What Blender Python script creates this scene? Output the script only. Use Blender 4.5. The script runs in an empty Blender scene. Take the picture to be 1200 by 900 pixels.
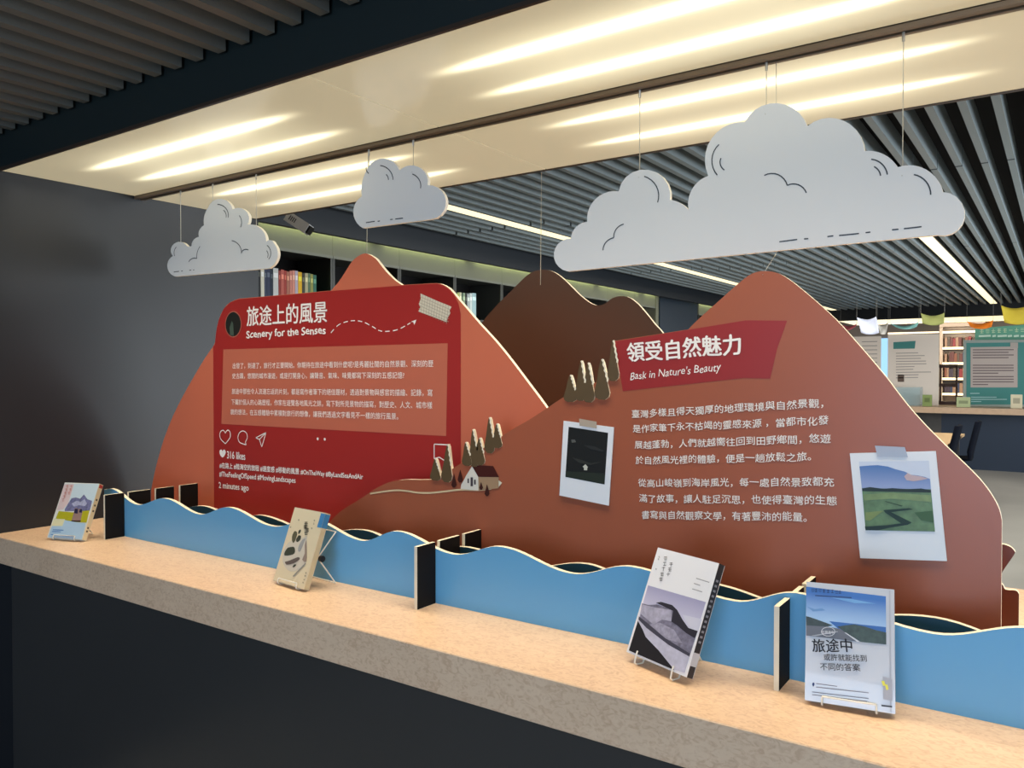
import bpy, bmesh, math, random
from mathutils import Vector, Matrix
random.seed(7)
SC = bpy.context.scene
COL = SC.collection
# ------------------------------------------------------------------ camera
YAW, PITCH, FPX, EYE = math.radians(34.65), math.radians(-.9), 935.0, Vector((0, 0, 1.5))
cam_d = bpy.data.cameras.new('camera'); cam = bpy.data.objects.new('camera', cam_d); COL.objects.link(cam)
cam.location = EYE; cam.rotation_euler = (math.radians(90) + PITCH, 0, YAW)
cam_d.sensor_width = 36; cam_d.lens = FPX / 1200 * 36; cam_d.clip_start = .05; cam_d.clip_end = 100
SC.camera = cam
# ------------------------------------------------------------------ world, exposure, large lights
W = bpy.data.worlds.new('world'); SC.world = W; W.use_nodes = True
W.node_tree.nodes['Background'].inputs[0].default_value = (.62, .72, 1, 1)
W.node_tree.nodes['Background'].inputs[1].default_value = .25
SC.view_settings.view_transform = 'Standard'; SC.view_settings.look = 'None'
SC.view_settings.gamma = 1; SC.view_settings.use_curve_mapping = False
SC.view_settings.exposure = 0.45
def area(name, loc, rot, sx, sy, power, color):
    l = bpy.data.lights.new(name, 'AREA'); l.shape = 'RECTANGLE'; l.size = sx; l.size_y = sy
    l.energy = power; l.color = color
    o = bpy.data.objects.new(name, l); COL.objects.link(o); o.location = loc
    o.rotation_euler = tuple(math.radians(a) for a in rot); return o
area('window_daylight', (0.5, -4.7, 1.3), (90, 0, 0), 3.4, 1.9, 125, (.54, .74, 1))
area('side_window_daylight', (3.3, -1.6, 1.4), (90, 0, 90), 2.6, 1.6, 22, (.55, .74, 1))
area('near_room_ceiling_lamps', (-1.1, -1.6, 2.25), (0, 0, 0), 3.0, 1.6, 12, (1, .92, .8))
area('far_room_ceiling_lamps', (-2.0, 8.5, 2.6), (0, 0, 0), 3.0, 8.0, 150, (1, .97, .92))
area('far_room_slat_fill', (3.3, 8.5, 1.3), (90, 0, 90), 8, 1.8, 300, (.85, .93, 1))  # unseen fill light, added to brighten the sides of the far slats
for _y in (1.40, 2.05):       # fluorescent rows of the light box over the counter
    _l = area('light_box_tubes', (-.9, _y, 2.172), (0, 0, 0), 4.1, .26, 11, (1, .89, .70)); _l.data.spread = math.radians(95)
area('back_shelf_fill', (-1.5, 17.6, 2.4), (50, 0, 0), 4.0, 1.0, 80, (1, .9, .76))  # added fill behind the bulkhead, out of view, aimed to brighten the shelf fronts

# ------------------------------------------------------------------ materials
def lin(c): return tuple(((x / 255) / 12.92 if x <= 10 else ((x / 255 + .055) / 1.055) ** 2.4) for x in c)
_m = {}
def mat(name, rgb, rough=.5, metal=0, spec=.5, noise=0, nscale=20, bump=0, emit=0, coat=0, alpha=1, trans=0, aniso=None):
    if name in _m: return _m[name]
    m = bpy.data.materials.new(name); m.use_nodes = True; nt = m.node_tree; b = nt.nodes['Principled BSDF']
    c = lin(rgb)
    b.inputs['Base Color'].default_value = (*c, 1); b.inputs['Roughness'].default_value = rough
    b.inputs['Metallic'].default_value = metal; b.inputs['Specular IOR Level'].default_value = spec
    b.inputs['Coat Weight'].default_value = coat; b.inputs['Alpha'].default_value = alpha
    b.inputs['Transmission Weight'].default_value = trans
    if emit:
        b.inputs['Emission Color'].default_value = (*c, 1); b.inputs['Emission Strength'].default_value = emit
    tc = nt.nodes.new('ShaderNodeTexCoord'); n = nt.nodes.new('ShaderNodeTexNoise')
    n.inputs['Scale'].default_value = nscale; n.inputs['Detail'].default_value = 5
    nt.links.new(tc.outputs['Object'], n.inputs['Vector'])
    if noise:
        r = nt.nodes.new('ShaderNodeValToRGB')
        r.color_ramp.elements[0].position = .3; r.color_ramp.elements[1].position = .7
        r.color_ramp.elements[0].color = (*[x * (1 - noise) for x in c], 1)
        r.color_ramp.elements[1].color = (*[min(1, x * (1 + noise)) for x in c], 1)
        nt.links.new(n.outputs['Fac'], r.inputs[0]); nt.links.new(r.outputs[0], b.inputs['Base Color'])
    if bump:
        u = nt.nodes.new('ShaderNodeBump'); u.inputs['Strength'].default_value = bump; u.inputs['Distance'].default_value = .002
        nt.links.new(n.outputs['Fac'], u.inputs['Height']); nt.links.new(u.outputs[0], b.inputs['Normal'])
    _m[name] = m; return m
def C(r, g, b, rough=.55):      # printed ink / plain colour
    return mat('ink_%d_%d_%d' % (r, g, b), (r, g, b), rough, spec=.3)

def NP(r, g, b, n=.3, sc=90): return mat('printed_texture_%d_%d_%d' % (r, g, b), (r, g, b), .4, noise=n, nscale=sc)

def laminate():
    m = mat('mottled beige laminate', (219, 180, 142), .38)
    nt = m.node_tree; b = nt.nodes['Principled BSDF']
    tc = nt.nodes.new('ShaderNodeTexCoord'); mp = nt.nodes.new('ShaderNodeMapping'); mp.inputs['Scale'].default_value = (1, 1.6, 1.6)
    nt.links.new(tc.outputs['Object'], mp.inputs[0])
    n1 = nt.nodes.new('ShaderNodeTexNoise'); n1.inputs['Scale'].default_value = 60; n1.inputs['Detail'].default_value = 8; n1.inputs['Distortion'].default_value = 1.6
    n2 = nt.nodes.new('ShaderNodeTexNoise'); n2.inputs['Scale'].default_value = 9; n2.inputs['Detail'].default_value = 4
    for n in (n1, n2): nt.links.new(mp.outputs[0], n.inputs['Vector'])
    r = nt.nodes.new('ShaderNodeValToRGB'); e = r.color_ramp.elements
    e[0].position = .34; e[0].color = (*lin((218, 180, 146)), 1); e[1].position = .56; e[1].color = (*lin((236, 202, 168)), 1)
    e2 = e.new(.46); e2.color = (*lin((230, 194, 160)), 1)
    mx = nt.nodes.new('ShaderNodeMix'); mx.data_type = 'RGBA'; mx.blend_type = 'MULTIPLY'; mx.inputs[0].default_value = .35
    r2 = nt.nodes.new('ShaderNodeValToRGB'); r2.color_ramp.elements[0].position = .35; r2.color_ramp.elements[1].position = .65
    r2.color_ramp.elements[0].color = (.86, .83, .80, 1); r2.color_ramp.elements[1].color = (1, 1, 1, 1)
    nt.links.new(n1.outputs['Fac'], r.inputs[0]); nt.links.new(n2.outputs['Fac'], r2.inputs[0])
    nt.links.new(r.outputs[0], mx.inputs[6]); nt.links.new(r2.outputs[0], mx.inputs[7]); nt.links.new(mx.outputs[2], b.inputs['Base Color'])
    return m
def backlit():
    """backlit acrylic diffuser: fluorescent tubes behind it show as soft bars along X (world metres)"""
    m = bpy.data.materials.new('backlit acrylic diffuser'); m.use_nodes = True; nt = m.node_tree; b = nt.nodes['Principled BSDF']
    L = nt.links.new
    def M(op, a, c=None, cl=False):
        n = nt.nodes.new('ShaderNodeMath'); n.operation = op; n.use_clamp = cl
        for i, x in enumerate((a, c)):
            if x is None: continue
            if isinstance(x, (int, float)): n.inputs[i].default_value = x
            else: L(x, n.inputs[i])
        return n.outputs[0]
    g = nt.nodes.new('ShaderNodeNewGeometry'); s = nt.nodes.new('ShaderNodeSeparateXYZ'); L(g.outputs['Position'], s.inputs[0])
    X, Y = s.outputs[0], s.outputs[1]
    def bars(rows, cx, half, soft, wy):
        xm = M('ABSOLUTE', M('SUBTRACT', M('MODULO', M('ADD', X, -cx + .765 + 15.3), 1.53), .765))
        fx = nt.nodes.new('ShaderNodeMapRange'); fx.interpolation_type = 'SMOOTHSTEP'
        L(xm, fx.inputs[0]); fx.inputs[1].default_value = half; fx.inputs[2].default_value = half + soft
        fx.inputs[3].default_value = 1; fx.inputs[4].default_value = 0
        tot = None
        for y in rows:
            d = M('DIVIDE', M('SUBTRACT', Y, y), wy)
            e = M('EXPONENT', M('MULTIPLY', M('MULTIPLY', d, d), -1))
            tot = e if tot is None else M('ADD', tot, e)
        return M('MULTIPLY', fx.outputs[0], tot)
    rows = (1.415, 1.59, 1.895, 2.115)
    core = M('MULTIPLY', bars(rows, -2.2, .28, .30, .021), 1.7)
    halo = M('MULTIPLY', bars(rows, -2.2, .20, .42, .085), .38)
    st = M('ADD', M('ADD', core, halo), .31)
    b.inputs['Base Color'].default_value = (.42, .38, .30, 1); b.inputs['Roughness'].default_value = .16
    b.inputs['Specular IOR Level'].default_value = .4
    rp = nt.nodes.new('ShaderNodeValToRGB'); e = rp.color_ramp.elements
    e[0].position = .36; e[0].color = (.77, .67, .42, 1); e[1].position = 1; e[1].color = (1, .92, .62, 1)
    L(st, rp.inputs[0]); L(rp.outputs[0], b.inputs['Emission Color']); L(M('MULTIPLY', st, 1.0), b.inputs['Emission Strength'])
    return m
LAM = laminate(); LIT = backlit()
CREAM = mat('cream cut board edge', (238, 226, 200), .6)
WALL = mat('charcoal satin wall', (38, 41, 46), .4, noise=.06, nscale=2.5, spec=.4)
NAVY = mat('dark blue grey painted wall', (30, 44, 58), .5, noise=.04, nscale=2)
BLACK = mat('black void', (7, 8, 10), .9)
BLK = mat('matt black laminate', (18, 16, 16), .7, spec=.2)
STEEL = mat('thin steel wire', (200, 198, 190), .3, metal=.7)
WHITEW = mat('white coated wire', (232, 228, 216), .35)
CLOUD = mat('white foam board', (212, 213, 214), .6)
CLOUDE = mat('white foam board edge', (240, 234, 220), .7)
INKG = C(58, 64, 72)
WHT = mat('white lettering ink', (244, 236, 228), .5)
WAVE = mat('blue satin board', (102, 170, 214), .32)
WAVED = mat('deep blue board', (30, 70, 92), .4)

# ------------------------------------------------------------------ geometry helpers
def ray(u, v):
    F = Vector((-math.sin(YAW) * math.cos(PITCH), math.cos(YAW) * math.cos(PITCH), math.sin(PITCH)))
    R = Vector((math.cos(YAW), math.sin(YAW), 0)); U = R.cross(F)
    return F + R * ((u - 600) / FPX) + U * ((450 - v) / FPX)
def onz(u, v, z):
    d = ray(u, v); return EYE + d * ((z - EYE.z) / d.z)
class Plane:
    def __init__(s, o, ex=(1, 0, 0), ez=(0, 0, 1), n=(0, -1, 0)):
        s.o, s.ex, s.ez, s.n = Vector(o), Vector(ex), Vector(ez), Vector(n)
    def at(s, p):
        d = ray(*p); t = (s.o - EYE).dot(s.n) / d.dot(s.n); q = EYE + d * t - s.o
        return (q.dot(s.ex), q.dot(s.ez))
    def w(s, ab, off=0): return s.o + s.ex * ab[0] + s.ez * ab[1] + s.n * off
def YP(y): return Plane((0, y, 0))
def cr(ox, oy, sc, pts): return [(ox + x / sc, oy + y / sc) for x, y in pts]
WLOC = {}
def wl(o):
    return WLOC.get(o.name, Vector((0, 0, 0))) if o else Vector((0, 0, 0))
def mesh(name, vs, fs, mats, parent=None, mi=None, smooth=False, tri=False):
    base = wl(parent)
    me = bpy.data.meshes.new(name); me.from_pydata([tuple(Vector(v) - base) for v in vs], [], fs)
    for m in (mats if isinstance(mats, (list, tuple)) else [mats]): me.materials.append(m)
    if mi:
        for p, i in zip(me.polygons, mi): p.material_index = i
    if smooth:
        for p in me.polygons: p.use_smooth = True
    if tri:
        bm = bmesh.new(); bm.from_mesh(me); bmesh.ops.triangulate(bm, faces=[f for f in bm.faces if len(f.verts) > 4], ngon_method='EAR_CLIP')
        bm.to_mesh(me); bm.free()
    o = bpy.data.objects.new(name, me); COL.objects.link(o); o.parent = parent
    WLOC[o.name] = base.copy(); return o
def thing(name, label, cat, loc=(0, 0, 0), group=None):
    o = bpy.data.objects.new(name, None); COL.objects.link(o); o.location = loc; o.empty_display_size = .05
    WLOC[o.name] = Vector(loc); return tag(o, label, cat, group)
def tag(o, label, cat=None, group=None):
    o['label'] = label
    if cat: o['category'] = cat
    if group: o['group'] = group
    return o
def struct(o, label=None):
    o['kind'] = 'structure'
    if label: o['label'] = label; o['category'] = 'room'
    return o
class MB:
    def __init__(s): s.v, s.f, s.i = [], [], []
    def box(s, a, b, mi=0, fr=None):
        n = len(s.v)
        for z in (a[2], b[2]):
            for x, y in ((a[0], a[1]), (b[0], a[1]), (b[0], b[1]), (a[0], b[1])):
                s.v.append(fr(x, y, z) if fr else (x, y, z))
        for f in ((0, 3, 2, 1), (4, 5, 6, 7), (0, 1, 5, 4), (1, 2, 6, 5), (2, 3, 7, 6), (3, 0, 4, 7)):
            s.f.append(tuple(n + k for k in f)); s.i.append(mi)
        return s
    def tube(s, pts, r, k=6, mi=0):
        pts = [Vector(p) for p in pts]; n0 = len(s.v); prev = None
        for j, p in enumerate(pts):
            d = ((pts[min(j + 1, len(pts) - 1)] - pts[max(j - 1, 0)])).normalized()
            a = d.orthogonal().normalized() if prev is None else (prev - d * prev.dot(d)).normalized()
            prev = a; b = d.cross(a)
            for q in range(k):
                t = 2 * math.pi * q / k; s.v.append(tuple(p + (a * math.cos(t) + b * math.sin(t)) * r))
        for j in range(len(pts) - 1):
            for q in range(k):
                s.f.append((n0 + j * k + q, n0 + j * k + (q + 1) % k, n0 + (j + 1) * k + (q + 1) % k, n0 + (j + 1) * k + q)); s.i.append(mi)
        s.f.append(tuple(n0 + q for q in range(k))[::-1]); s.i.append(mi)
        s.f.append(tuple(n0 + (len(pts) - 1) * k + q for q in range(k))); s.i.append(mi)
        return s
    def quad(s, pts, mi=0):
        n = len(s.v); s.v += [tuple(p) for p in pts]; s.f.append(tuple(range(n, n + len(pts)))); s.i.append(mi); return s
    def build(s, name, mats, parent=None, smooth=False, tri=False): return mesh(name, s.v, s.f, mats, parent, s.i, smooth, tri)
def prism(name, pl, ab, thick, mats, parent=None, off=0):
    """flat board: outline ab (plane coords), front at +off, back at off-thick; material 0 faces, 1 cut edge"""
    ar = sum(ab[i][0] * ab[(i + 1) % len(ab)][1] - ab[(i + 1) % len(ab)][0] * ab[i][1] for i in range(len(ab)))
    if ar < 0: ab = ab[::-1]
    n = len(ab); vs = [pl.w(p, off) for p in ab] + [pl.w(p, off - thick) for p in ab]
    fs = [tuple(range(n)), tuple(range(2 * n - 1, n - 1, -1))]; mi = [0, 0]
    for i in range(n):
        j = (i + 1) % n; fs.append((j, i, n + i, n + j)); mi.append(1)
    if len(mats) == 1: mi = [0] * len(mi)
    return _tri(name, vs, fs, mats, parent, mi)
def _tri(name, vs, fs, mats, parent, mi):
    o = mesh(name, vs, fs, mats, parent, mi)
    me = o.data; bm = bmesh.new(); bm.from_mesh(me)
    big = [f for f in bm.faces if len(f.verts) > 4]
    if big: bmesh.ops.triangulate(bm, faces=big, ngon_method='EAR_CLIP')
    bm.to_mesh(me); bm.free(); return o
def poly(name, pl, ab, m, parent, off): 
    return prism(name, pl, ab, .00015, [m], parent, off)
def ribbon(mb, pl, ab, w, off):
    P = [Vector((a[0], a[1], 0)) for a in ab]
    L, R = [], []
    for i, p in enumerate(P):
        d = (P[min(i + 1, len(P) - 1)] - P[max(i - 1, 0)]); d.normalize(); q = Vector((-d.y, d.x, 0)) * w / 2
        L.append(p + q); R.append(p - q)
    for i in range(len(P) - 1):
        mb.quad([pl.w(x, off) for x in (R[i], R[i + 1], L[i + 1], L[i])])
def arc(p0, pm, p1, n=10):
    """circular arc through three points"""
    ax, ay = p0; bx, by = pm; cx, cy = p1
    d = 2 * (ax * (by - cy) + bx * (cy - ay) + cx * (ay - by))
    if abs(d) < 1e-9: return [p0, p1]
    ux = ((ax * ax + ay * ay) * (by - cy) + (bx * bx + by * by) * (cy - ay) + (cx * cx + cy * cy) * (ay - by)) / d
    uy = ((ax * ax + ay * ay) * (cx - bx) + (bx * bx + by * by) * (ax - cx) + (cx * cx + cy * cy) * (bx - ax)) / d
    r = math.hypot(ax - ux, ay - uy); t0 = math.atan2(ay - uy, ax - ux); tm = math.atan2(by - uy, bx - ux); t1 = math.atan2(cy - uy, cx - ux)
    def nrm(t): return t % (2 * math.pi)
    if nrm(tm - t0) <= nrm(t1 - t0): sp = nrm(t1 - t0)
    else: sp = -nrm(t0 - t1)
    return [(ux + r * math.cos(t0 + sp * i / n), uy + r * math.sin(t0 + sp * i / n)) for i in range(n + 1)]
def smooth(pts, n=4):
    """Catmull-Rom through the points"""
    out = []
    for i in range(len(pts) - 1):
        p0, p1, p2, p3 = pts[max(i - 1, 0)], pts[i], pts[i + 1], pts[min(i + 2, len(pts) - 1)]
        for k in range(n):
            t = k / n; out.append(tuple(.5 * (2 * p1[a] + (p2[a] - p0[a]) * t + (2 * p0[a] - 5 * p1[a] + 4 * p2[a] - p3[a]) * t * t + (3 * p1[a] - p0[a] - 3 * p2[a] + p3[a]) * t ** 3) for a in (0, 1)))
    out.append(tuple(pts[-1])); return out
TEXTQ = []
def text(name, pl, lines, m, parent, off, bold=0, label=None, shear=0, jit=0):
    """lines: (string, px bottom-left, px bottom-right, px height)"""
    TEXTQ.append((name, pl, lines, m, parent, off, bold, label, shear, jit))
def flush_text():
    jobs = []
    for q in TEXTQ:
        for ln in q[2]:
            c = bpy.data.curves.new('lettering_curve', 'FONT'); c.body = ln[0]; c.size = 1; c.shear = q[8]; c.resolution_u = 3
            o = bpy.data.objects.new('lettering_curve', c); COL.objects.link(o); jobs.append((q, ln, o))
    bpy.context.view_layer.update(); dg = bpy.context.evaluated_depsgraph_get()
    acc = {}
    for q, ln, o in jobs:
        me = bpy.data.meshes.new_from_object(o.evaluated_get(dg)); pl = q[1]
        xs = [v.co.x for v in me.vertices]; ys = [v.co.y for v in me.vertices]
        x0, x1, y0, y1 = min(xs), max(xs), min(ys), max(ys)
        A = Vector(pl.at(ln[1])); B = Vector(pl.at(ln[2])); mid = ((ln[1][0] + ln[2][0]) / 2, (ln[1][1] + ln[2][1]) / 2)
        H = (Vector(pl.at((mid[0], mid[1] - ln[3]))) - Vector(pl.at(mid))).length
        ex = (B - A).normalized(); ey = Vector((-ex.y, ex.x)); Lw = (B - A).length
        vs, fs = acc.setdefault(id(q), ([], [])); n = len(vs)
        K = len(me.vertices)
        for rep in range(3 if q[6] else 1):
          for v in me.vertices:
            t = (v.co.x - x0) / (x1 - x0); h = (v.co.y - y0) / (y1 - y0)
            wob = q[9] * H * math.sin(t * len(ln[0]) * 2.1 + len(ln[0]))
            p = A + ex * (t * Lw) + ey * (h * H + wob) + (ex * rep + ey * (rep % 2)) * q[6] * H; vs.append(pl.w((p.x, p.y), q[5] + rep * .0002))
          fs += [tuple(n + rep * K + k for k in p.vertices) for p in me.polygons]
        bpy.data.meshes.remove(me); cu = o.data; bpy.data.objects.remove(o); bpy.data.curves.remove(cu)
    for q in TEXTQ:
        if id(q) in acc:
            vs, fs = acc[id(q)]; o = mesh(q[0], vs, fs, q[3], q[4])
            if q[7]: o['label'] = q[7]
    TEXTQ.clear()

# ================================================================== STRUCTURE
ZS, YA, YB, XW = 2.18, 1.24, 2.29, -2.97        # soffit height, its near and far edge, left wall
CT = .95                                        # counter top
def sbox(name, a, b, m, label=None, parent=None):
    o = MB().box(a, b).build(name, m, parent); return struct(o, label) if parent is None else o
FLOOR = mat('polished grey concrete', (158, 152, 142), .32, noise=.10, nscale=1.3)
sbox('floor', (-6, -5, -.1), (4, 22.5, 0), FLOOR, 'polished grey concrete floor')
sbox('wall_left', (XW - 1.9, -5, 0), (XW, 2.30, 2.7), WALL, 'smooth charcoal wall at the left end of the counter')
sbox('wall_front', (XW, -5.1, 0), (4, -5, 2.7), mat('warm grey wall', (120, 116, 110), .7), 'plain wall behind the camera')
sbox('wall_right', (3.5, -5, 0), (3.6, 22.5, 2.95), mat('warm grey wall', (120, 116, 110), .7), 'plain wall on the right side')
# bulkhead over the counter
bh = MB(); bh.box((XW, YA, ZS + .006), (3.5, YB, 2.95))
struct(bh.build('ceiling_bulkhead', mat('dark teal grey bulkhead', (24, 34, 34), .5)), 'dark bulkhead above the counter that holds the light panels'); bpy.data.objects['ceiling_bulkhead'].name = 'trim_1'
# light box: panels, frames, middle rail
lb = thing('ceiling_light_panel', 'long backlit warm acrylic ceiling light panel above the counter', 'light', (XW, YA, ZS))
YM = 1.74
for k in range(5):
    x0 = XW + .004 + 1.53 * k; x1 = min(x0 + 1.526, 3.49)
    if x0 > 3.3: break
    for (ya, yb) in ((YA + .008, YM - .02), (YM + .02, YB - .008)):
        MB().box((x0, ya, ZS), (x1, yb, ZS + .005)).build('diffuser_panel', LIT, lb)
fr = MB()
for (ya, yb, d) in ((YA - .003, YA + .006, .003), (YB - .006, YB + .003, .003)):
    fr.box((XW, ya, ZS - d), (3.49, yb, ZS + .006))
fr.build('edge_frame', mat('dark bronze trim', (58, 44, 34), .4), lb)
rl = MB()
for y0, y1, z0 in ((-.019, -.009, -.012), (-.004, .004, -.009), (.009, .019, -.012)): rl.box((XW, YM + y0, ZS + z0), (3.49, YM + y1, ZS + .004))
rl.box((XW, YM - .019, ZS - .002), (3.49, YM + .019, ZS + .005))
rl.build('centre_rail', mat('bronze aluminium rail', (120, 102, 82), .35, metal=.4), lb)

# near-side slatted ceiling
zc = struct(MB().box((XW, -5, 2.325), (3.5, YA, 2.42)).build('ceiling_near', mat('ceiling void dark brown', (84, 76, 68), .8)), 'dark slatted ceiling of the near room')
SL1 = mat('grey brown slat', (112, 112, 104), .5)
m0 = None; x = -1.37 - .0925 * 17; sl = None
while x < 3.4:
    if x > XW + .02:
        if sl is None:
            sl = MB().box((0, 0, 0), (.03, 6.2, .04)).build('slat', SL1, None); sl.parent = zc; sl.location = (x, -5 + .03, 2.292)
        else:
            o = sl.copy(); COL.objects.link(o); o.location = (x, -5 + .03, 2.292)
    x += .0925

# far-side ceiling with slats
zf = struct(MB().box((-4.7, YB, 2.9), (3.5, 22.5, 2.95)).build('ceiling_far', BLACK), 'black ceiling void above the far slats')
SL2 = mat('blue grey painted slat', (132, 142, 144), .45)
segs = ((2.35, 5.15), (5.175, 8.48), (8.505, 12.3), (12.325, 16.0), (18.2, 20.3))
segm = {}
x = -.64 - .1255 * 30
LEDX = (-3.62, -1.0, 1.62)
while x < 3.4:
    if x > -4.4 and all(abs(x + .017 - l) > .085 for l in LEDX):
        dy = .0 if x > -1.6 else (.35 if x > -3.3 else .15)
        for k, (a, b) in enumerate(segs):
            if k: a += dy
            if k not in (3, 4): b += dy
            key = (k, dy)
            if key not in segm:
                o = MB().box((0, 0, 0), (.034, b - a, .11)).build('slat', SL2, None); segm[key] = o
            else:
                o = segm[key].copy(); COL.objects.link(o)
            o.parent = zf; o.location = (x, a, 2.66)
    x += .1255
clip = None
for (u, v) in ((843, 320), (858, 318), (1192, 190), (630, 268), (1020, 260), (541, 285), (552, 283), (974, 352)):
    pass
# recessed strip lights between the slats
LEDM = mat('lit strip diffuser', (255, 240, 196), .5, emit=.9)
HOUS = mat('light housing', (60, 62, 62), .5)
for i, l in enumerate(LEDX[:2]):
    t = thing('strip_light', ('long recessed strip light in the slatted ceiling, left one running behind the clouds',
                              'long recessed strip light in the slatted ceiling, right one below the big cloud tip')[i], 'light', (l, 2.4, 2.66))
    MB().box((l - .062, 2.4, 2.675), (l - .052, 16.1, 2.76)).box((l + .052, 2.4, 2.675), (l + .062, 16.1, 2.76)).box((l - .06, 2.4, 2.75), (l + .06, 16.1, 2.76)).build('housing', HOUS, t)
    y = 2.42
    while y < 15.9:
        MB().box((l - .05, y, 2.668), (l + .05, min(y + 1.19, 16.05), 2.68)).build('diffuser', LEDM, t); y += 1.2

# left bookcase wall side: blue fascia, cove, columns
XB = -4.65
struct(MB().box((-4.45, 2.3, 2.5), (-4.40, 16.2, 2.9)).box((-4.7, 2.3, 2.68), (-4.45, 16.2, 2.9)).build('trim_2', mat('deep navy fascia', (16, 25, 34), .5)), 'dark blue fascia along the top of the left bookcases')
sbox('wall_far_left', (-5.3, 2.3, 0), (-5.06, 22.5, 2.9), NAVY, 'dark blue wall behind the left bookcases')
sbox('wall_far_left_pier', (-5.06, 10.3, 0), (-4.62, 11.68, 2.68), NAVY, 'blue grey wall pier between the two rows of bookcases')
COVE = mat('cove lamp', (238, 250, 185), .5, emit=7)
for (a, b, lb2) in ((3.6, 10.2, 'hidden cove lamp above the long row of bookcases'), (11.8, 15.8, 'hidden cove lamp above the far row of bookcases')):
    t = MB()
    y = a
    while y < b - .3:
        t.box((-4.625, y, 2.565), (-4.60, min(y + 1.1, b), 2.58)); y += 1.25
    tag(t.build('cove_lamp', COVE), lb2, 'light')

# ---- bookcase units
SHELF = mat('dark grey metal shelf', (62, 64, 60), .45)
CORN = mat('pale grey green cornice panel', (116, 116, 98), .5)
def bookcase(y0, y1, label):
    t = thing('bookcase', label, 'bookcase', (XB, y0, 0), 'tall bookcase units along the far left wall')
    MB().box((-5.05, y0 + .002, 0), (-5.03, y1 - .002, 2.38)).build('back_panel', BLK, t)
    for (a, b) in ((y0 + .002, y0 + .022), (y1 - .022, y1 - .002)):
        MB().box((-5.03, a, 0), (XB, b, 2.38)).build('side_panel', SHELF, t)
    for z in (.08, .46, .84, 1.22, 1.6, 1.98):
        MB().box((-5.03, y0 + .022, z), (XB - .01, y1 - .022, z + .02)).build('shelf', SHELF, t)
    MB().box((-5.03, y0 + .002, 2.38), (XB - .02, y1 - .002, 2.4)).build('top_panel', SHELF, t)
    MB().box((XB - .02, y0 + .002, 2.372), (XB + .004, y1 - .002, 2.392)).build('cornice_trim', mat('cornice lip', (120, 122, 112), .4), t)
    MB().box((XB - .02, y0 + .001, 2.392), (XB, y1 - .001, 2.66)).build('cornice_panel', CORN, t)
    return t
y = 2.79; n = 0
edges = []
while y < 10.1:
    edges.append(y); y += .7515
edges.append(y)
BL = ['nearest dark bookcase unit, mostly hidden behind the charcoal wall', 'dark bookcase unit holding the colourful book row above the red card', 'empty-topped dark bookcase unit just left of the orange peak',
      'dark bookcase unit just right of the orange peak', 'dark bookcase unit holding the pale green books', 'dark bookcase unit at the left shoulder of the brown mountain', 'dark bookcase unit behind the brown mountain summit',
      'dark bookcase unit seen through the dip of the brown mountain', 'dark bookcase unit behind the second hump of the brown mountain', 'last dark bookcase unit before the blue pier']
for a, b, l_ in zip(edges[:-1], edges[1:], BL): bookcase(a, b, l_)
for i, a in enumerate((11.8, 12.5, 13.2, 13.9, 14.6)):
    bookcase(a, a + .695, ('first', 'second', 'third', 'fourth', 'last')[i] + ' dark bookcase unit of the far row past the blue pier')
sbox('trim_3', (-5.05, 10.21, 0), (XB + .01, 10.3, 2.66), mat('pale grey green cornice panel', (150, 150, 134)), 'pale end panel of the bookcase row')

ORD = 'first second third fourth fifth sixth seventh eighth ninth tenth eleventh twelfth thirteenth fourteenth fifteenth sixteenth seventeenth eighteenth nineteenth'.split()
def cname(c):
    r, g, b = c; m = max(c); d = m - min(c)
    if d < 26: return 'white' if m > 200 else 'black' if m < 60 else 'grey'
    if r == m: return ('yellow' if g > .7 * r and b < .5 * r else 'cream' if g > .85 * r else 'pink' if m > 190 else 'red')
    return ('pale green' if m > 140 else 'green') if g == m else 'blue'
def book_row(y, specs, zb, label, group, xfront=-4.68, depth=.15):
    for k_, (th, h, col) in enumerate(specs):
        t = thing('book', cname(col) + ' upright book, ' + ORD[k_] + ' from left ' + label, 'book', (xfront, y, zb), group)
        m = C(*col)
        MB().box((xfront - depth, y, zb), (xfront, y + th, zb + h)).build('cover', m, t)
        MB().box((xfront - depth + .003, y + .003, zb + h - .001), (xfront - .006, y + th - .003, zb + h + .0008)).build('pages', C(225, 218, 200), t)
        MB().box((xfront, y + .004, zb + h * .72), (xfront + .0006, y + th - .004, zb + h * .86)).build('spine_label', C(min(255, col[0] + 60), min(255, col[1] + 60), min(255, col[2] + 50)), t)
        y += th + .002
book_row(3.62, [(.022, .236, (24, 26, 30)), (.03, .24, (226, 222, 206)), (.018, .235, (60, 70, 96)), (.03, .24, (44, 54, 84)), (.022, .232, (28, 40, 60)), (.045, .245, (214, 216, 214)),
                (.02, .232, (150, 50, 44)), (.028, .24, (196, 96, 84)), (.02, .236, (170, 60, 52)), (.026, .232, (176, 110, 90)), (.024, .24, (206, 130, 116)), (.022, .245, (226, 150, 132)), (.026, .245, (190, 180, 196)), (.036, .24, (232, 180, 20)),
                (.026, .236, (60, 60, 50)), (.028, .238, (186, 180, 140)), (.02, .24, (90, 120, 90)), (.026, .236, (150, 152, 80)), (.03, .232, (50, 110, 92))],
         2.0, 'in the colourful row above the red card', 'books on the top shelf above the red panel')
book_row(5.84, [(.03, .235, (70, 130, 90)), (.03, .24, (180, 196, 120)), (.03, .245, (206, 206, 170)), (.02, .24, (60, 90, 70)), (.03, .245, (150, 170, 140)), (.03, .24, (40, 44, 44)), (.04, .24, (176, 186, 186)), (.035, .25, (210, 224, 220)), (.06, .255, (168, 200, 204))],
         2.0, 'in the short row right of the orange peak', 'books on the shelf between the peaks')

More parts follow.
